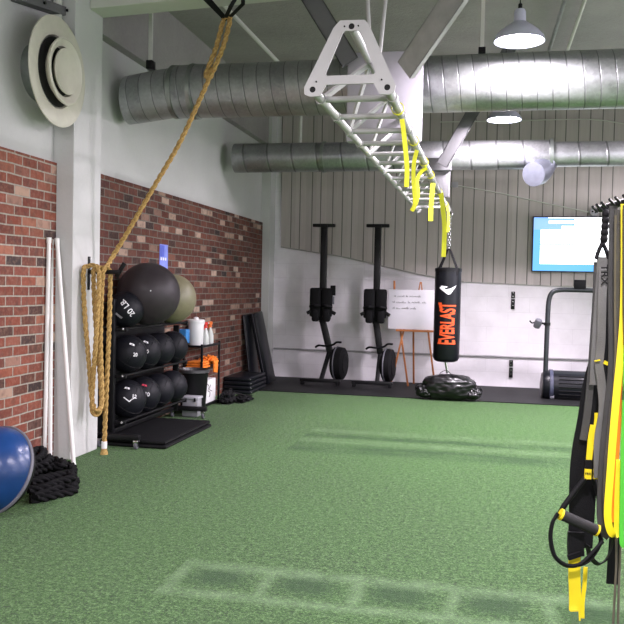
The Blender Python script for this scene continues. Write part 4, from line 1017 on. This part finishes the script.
mtube(s_, 'loop_edge', 'blackweb', [(558, 513, 2.45), (552, 524, 2.45), (551, 540, 2.45), (555, 556, 2.45), (567, 565, 2.45), (580, 564, 2.45), (592, 553, 2.45), (603, 541, 2.45)], .0055, 2.45)
mstrap(s_, 'second_loop', 'blackweb', [(588, 545, 2.52), (590, 556, 2.52), (598, 564, 2.52), (606, 560, 2.52), (612, 548, 2.52), (613, 535, 2.52)], .030, 2.52, .004, (Bk+U_*.5).normalized())
MB().box(Vector((0, 0, 0)), Vector((.001, .001, .001))).bm.free()
mstrap(s_, 'padded_cradle', 'blackweb', [(576, 532, 2.50), (575.5, 545, 2.50), (576, 556, 2.50)], .048, 2.5, .014)
mstrap(s_, 'cradle_bar', 'rubber', [(573.5, 553.5, 2.48), (575, 558, 2.48)], .040, 2.48, .012)
mstrap(s_, 'yellow_foot_loop', 'yellow', [(574.5, 556, 2.49), (574.3, 575, 2.49), (575, 595, 2.49), (575, 612, 2.49), (575.5, 621, 2.49)], [.036]*18+[.030]*7, 2.49, .004)
mstrap(s_, 'yellow_foot_loop', 'yellow', [(585.5, 567, 2.52), (584.5, 585, 2.52), (582.5, 603, 2.52), (582.5, 622, 2.52)], .012, 2.52, .004)
mstrap(s_, 'slider_clip', 'chrome', [(574, 611, 2.482), (575, 630, 2.482)], .024, 2.48, .010)
mstrap(s_, 'slider_clip', 'chrome', [(582, 618, 2.51), (582, 632, 2.51)], .014, 2.48, .008)
# --- dark bands
def band_thing(label, mat, px, w, d, th=.004, name='resistance_band', side=None, group='bands and straps on the peg rail'):
    P = [rt(p[0], p[1], p[2] if len(p) > 2 else d) for p in px]
    o = MB().ribbon(spline(P, 7), w, th, side if side is not None else R_).build(name, mat, None, at_=P[0]); tag(o, label, 'exercise band', group); return o
band_thing('wide charcoal resistance band hanging next to the grey suspension trainer', 'greyweb', [(613.5, 206), (613, 240), (612, 290), (612.5, 340), (612, 370), (608, 410), (604, 450), (601.5, 490), (601, 515), (604, 531), (609, 537)], .024, 2.47, .006)
band_thing('thin tan-edged dark band just left of the yellow band', 'greyweb', [(617.5, 210), (618, 280), (618, 340), (616.5, 375), (612, 410), (608, 450), (605.5, 490), (606.5, 515), (610, 528)], .017, 2.44, .006)
band_thing('narrow pale brown cord running between the dark bands', 'brown', [(615.5, 215), (615, 260), (615, 310), (615.5, 350), (614, 385)], .006, 2.43, .004)
band_thing('long bright yellow resistance band at the right edge', 'yellowr', [(624.5, 204), (624.5, 260), (623.5, 315), (620.5, 355), (616.5, 395), (613.5, 430), (610.5, 470), (608, 505), (608, 520), (610.5, 531), (615, 535), (617.5, 527), (618, 500), (620, 460)], .021, 2.40, .006, side=(R_+Bk*.3).normalized())
band_thing('orange resistance band showing behind the yellow one', 'orange', [(624, 330), (621.5, 380), (619, 420), (616.5, 460), (614.5, 500), (613, 522)], .013, 2.42, .005)
band_thing('bright green resistance band at the outermost right edge', 'green', [(626, 340), (624.5, 400), (623, 450), (622, 500), (621.5, 540), (624, 546)], .012, 2.38, .005)
band_thing('black band inside the yellow one hanging farthest right', 'greyweb', [(626, 205), (626, 300), (627, 360), (625, 400)], .018, 2.38, .005)
band_thing('black strap with square-cut end dangling below the yellow band', 'blackweb', [(616, 515), (615, 540), (613.5, 560), (612, 584)], .036, 2.56, .005, 'webbing_strap')
for lab, px in (('left of two thin brown cords hanging below the bands', [(616, 530), (616.5, 560), (615, 590), (613, 630), (613, 660)]), ('right of two thin brown cords hanging below the bands', [(621, 535), (619.5, 570), (618.5, 600), (617.5, 660)])):
    P = [rt(u, v, 2.45) for u, v in px]; o = MB().tube(spline(P, 6), .0036, 8).build('thin_cord', 'brown', None, at_=P[0]); tag(o, lab, 'cord', 'thin cords')
# ================================================================== WORLD AND VIEW
w = bpy.data.worlds.new('World'); S.world = w; w.use_nodes = True
w.node_tree.nodes['Background'].inputs[0].default_value = (.75, .85, 1, 1); w.node_tree.nodes['Background'].inputs[1].default_value = .6
S.view_settings.view_transform = 'Standard'; S.view_settings.look = 'None'; S.view_settings.gamma = 1; S.view_settings.use_curve_mapping = False
S.view_settings.exposure = 0.58
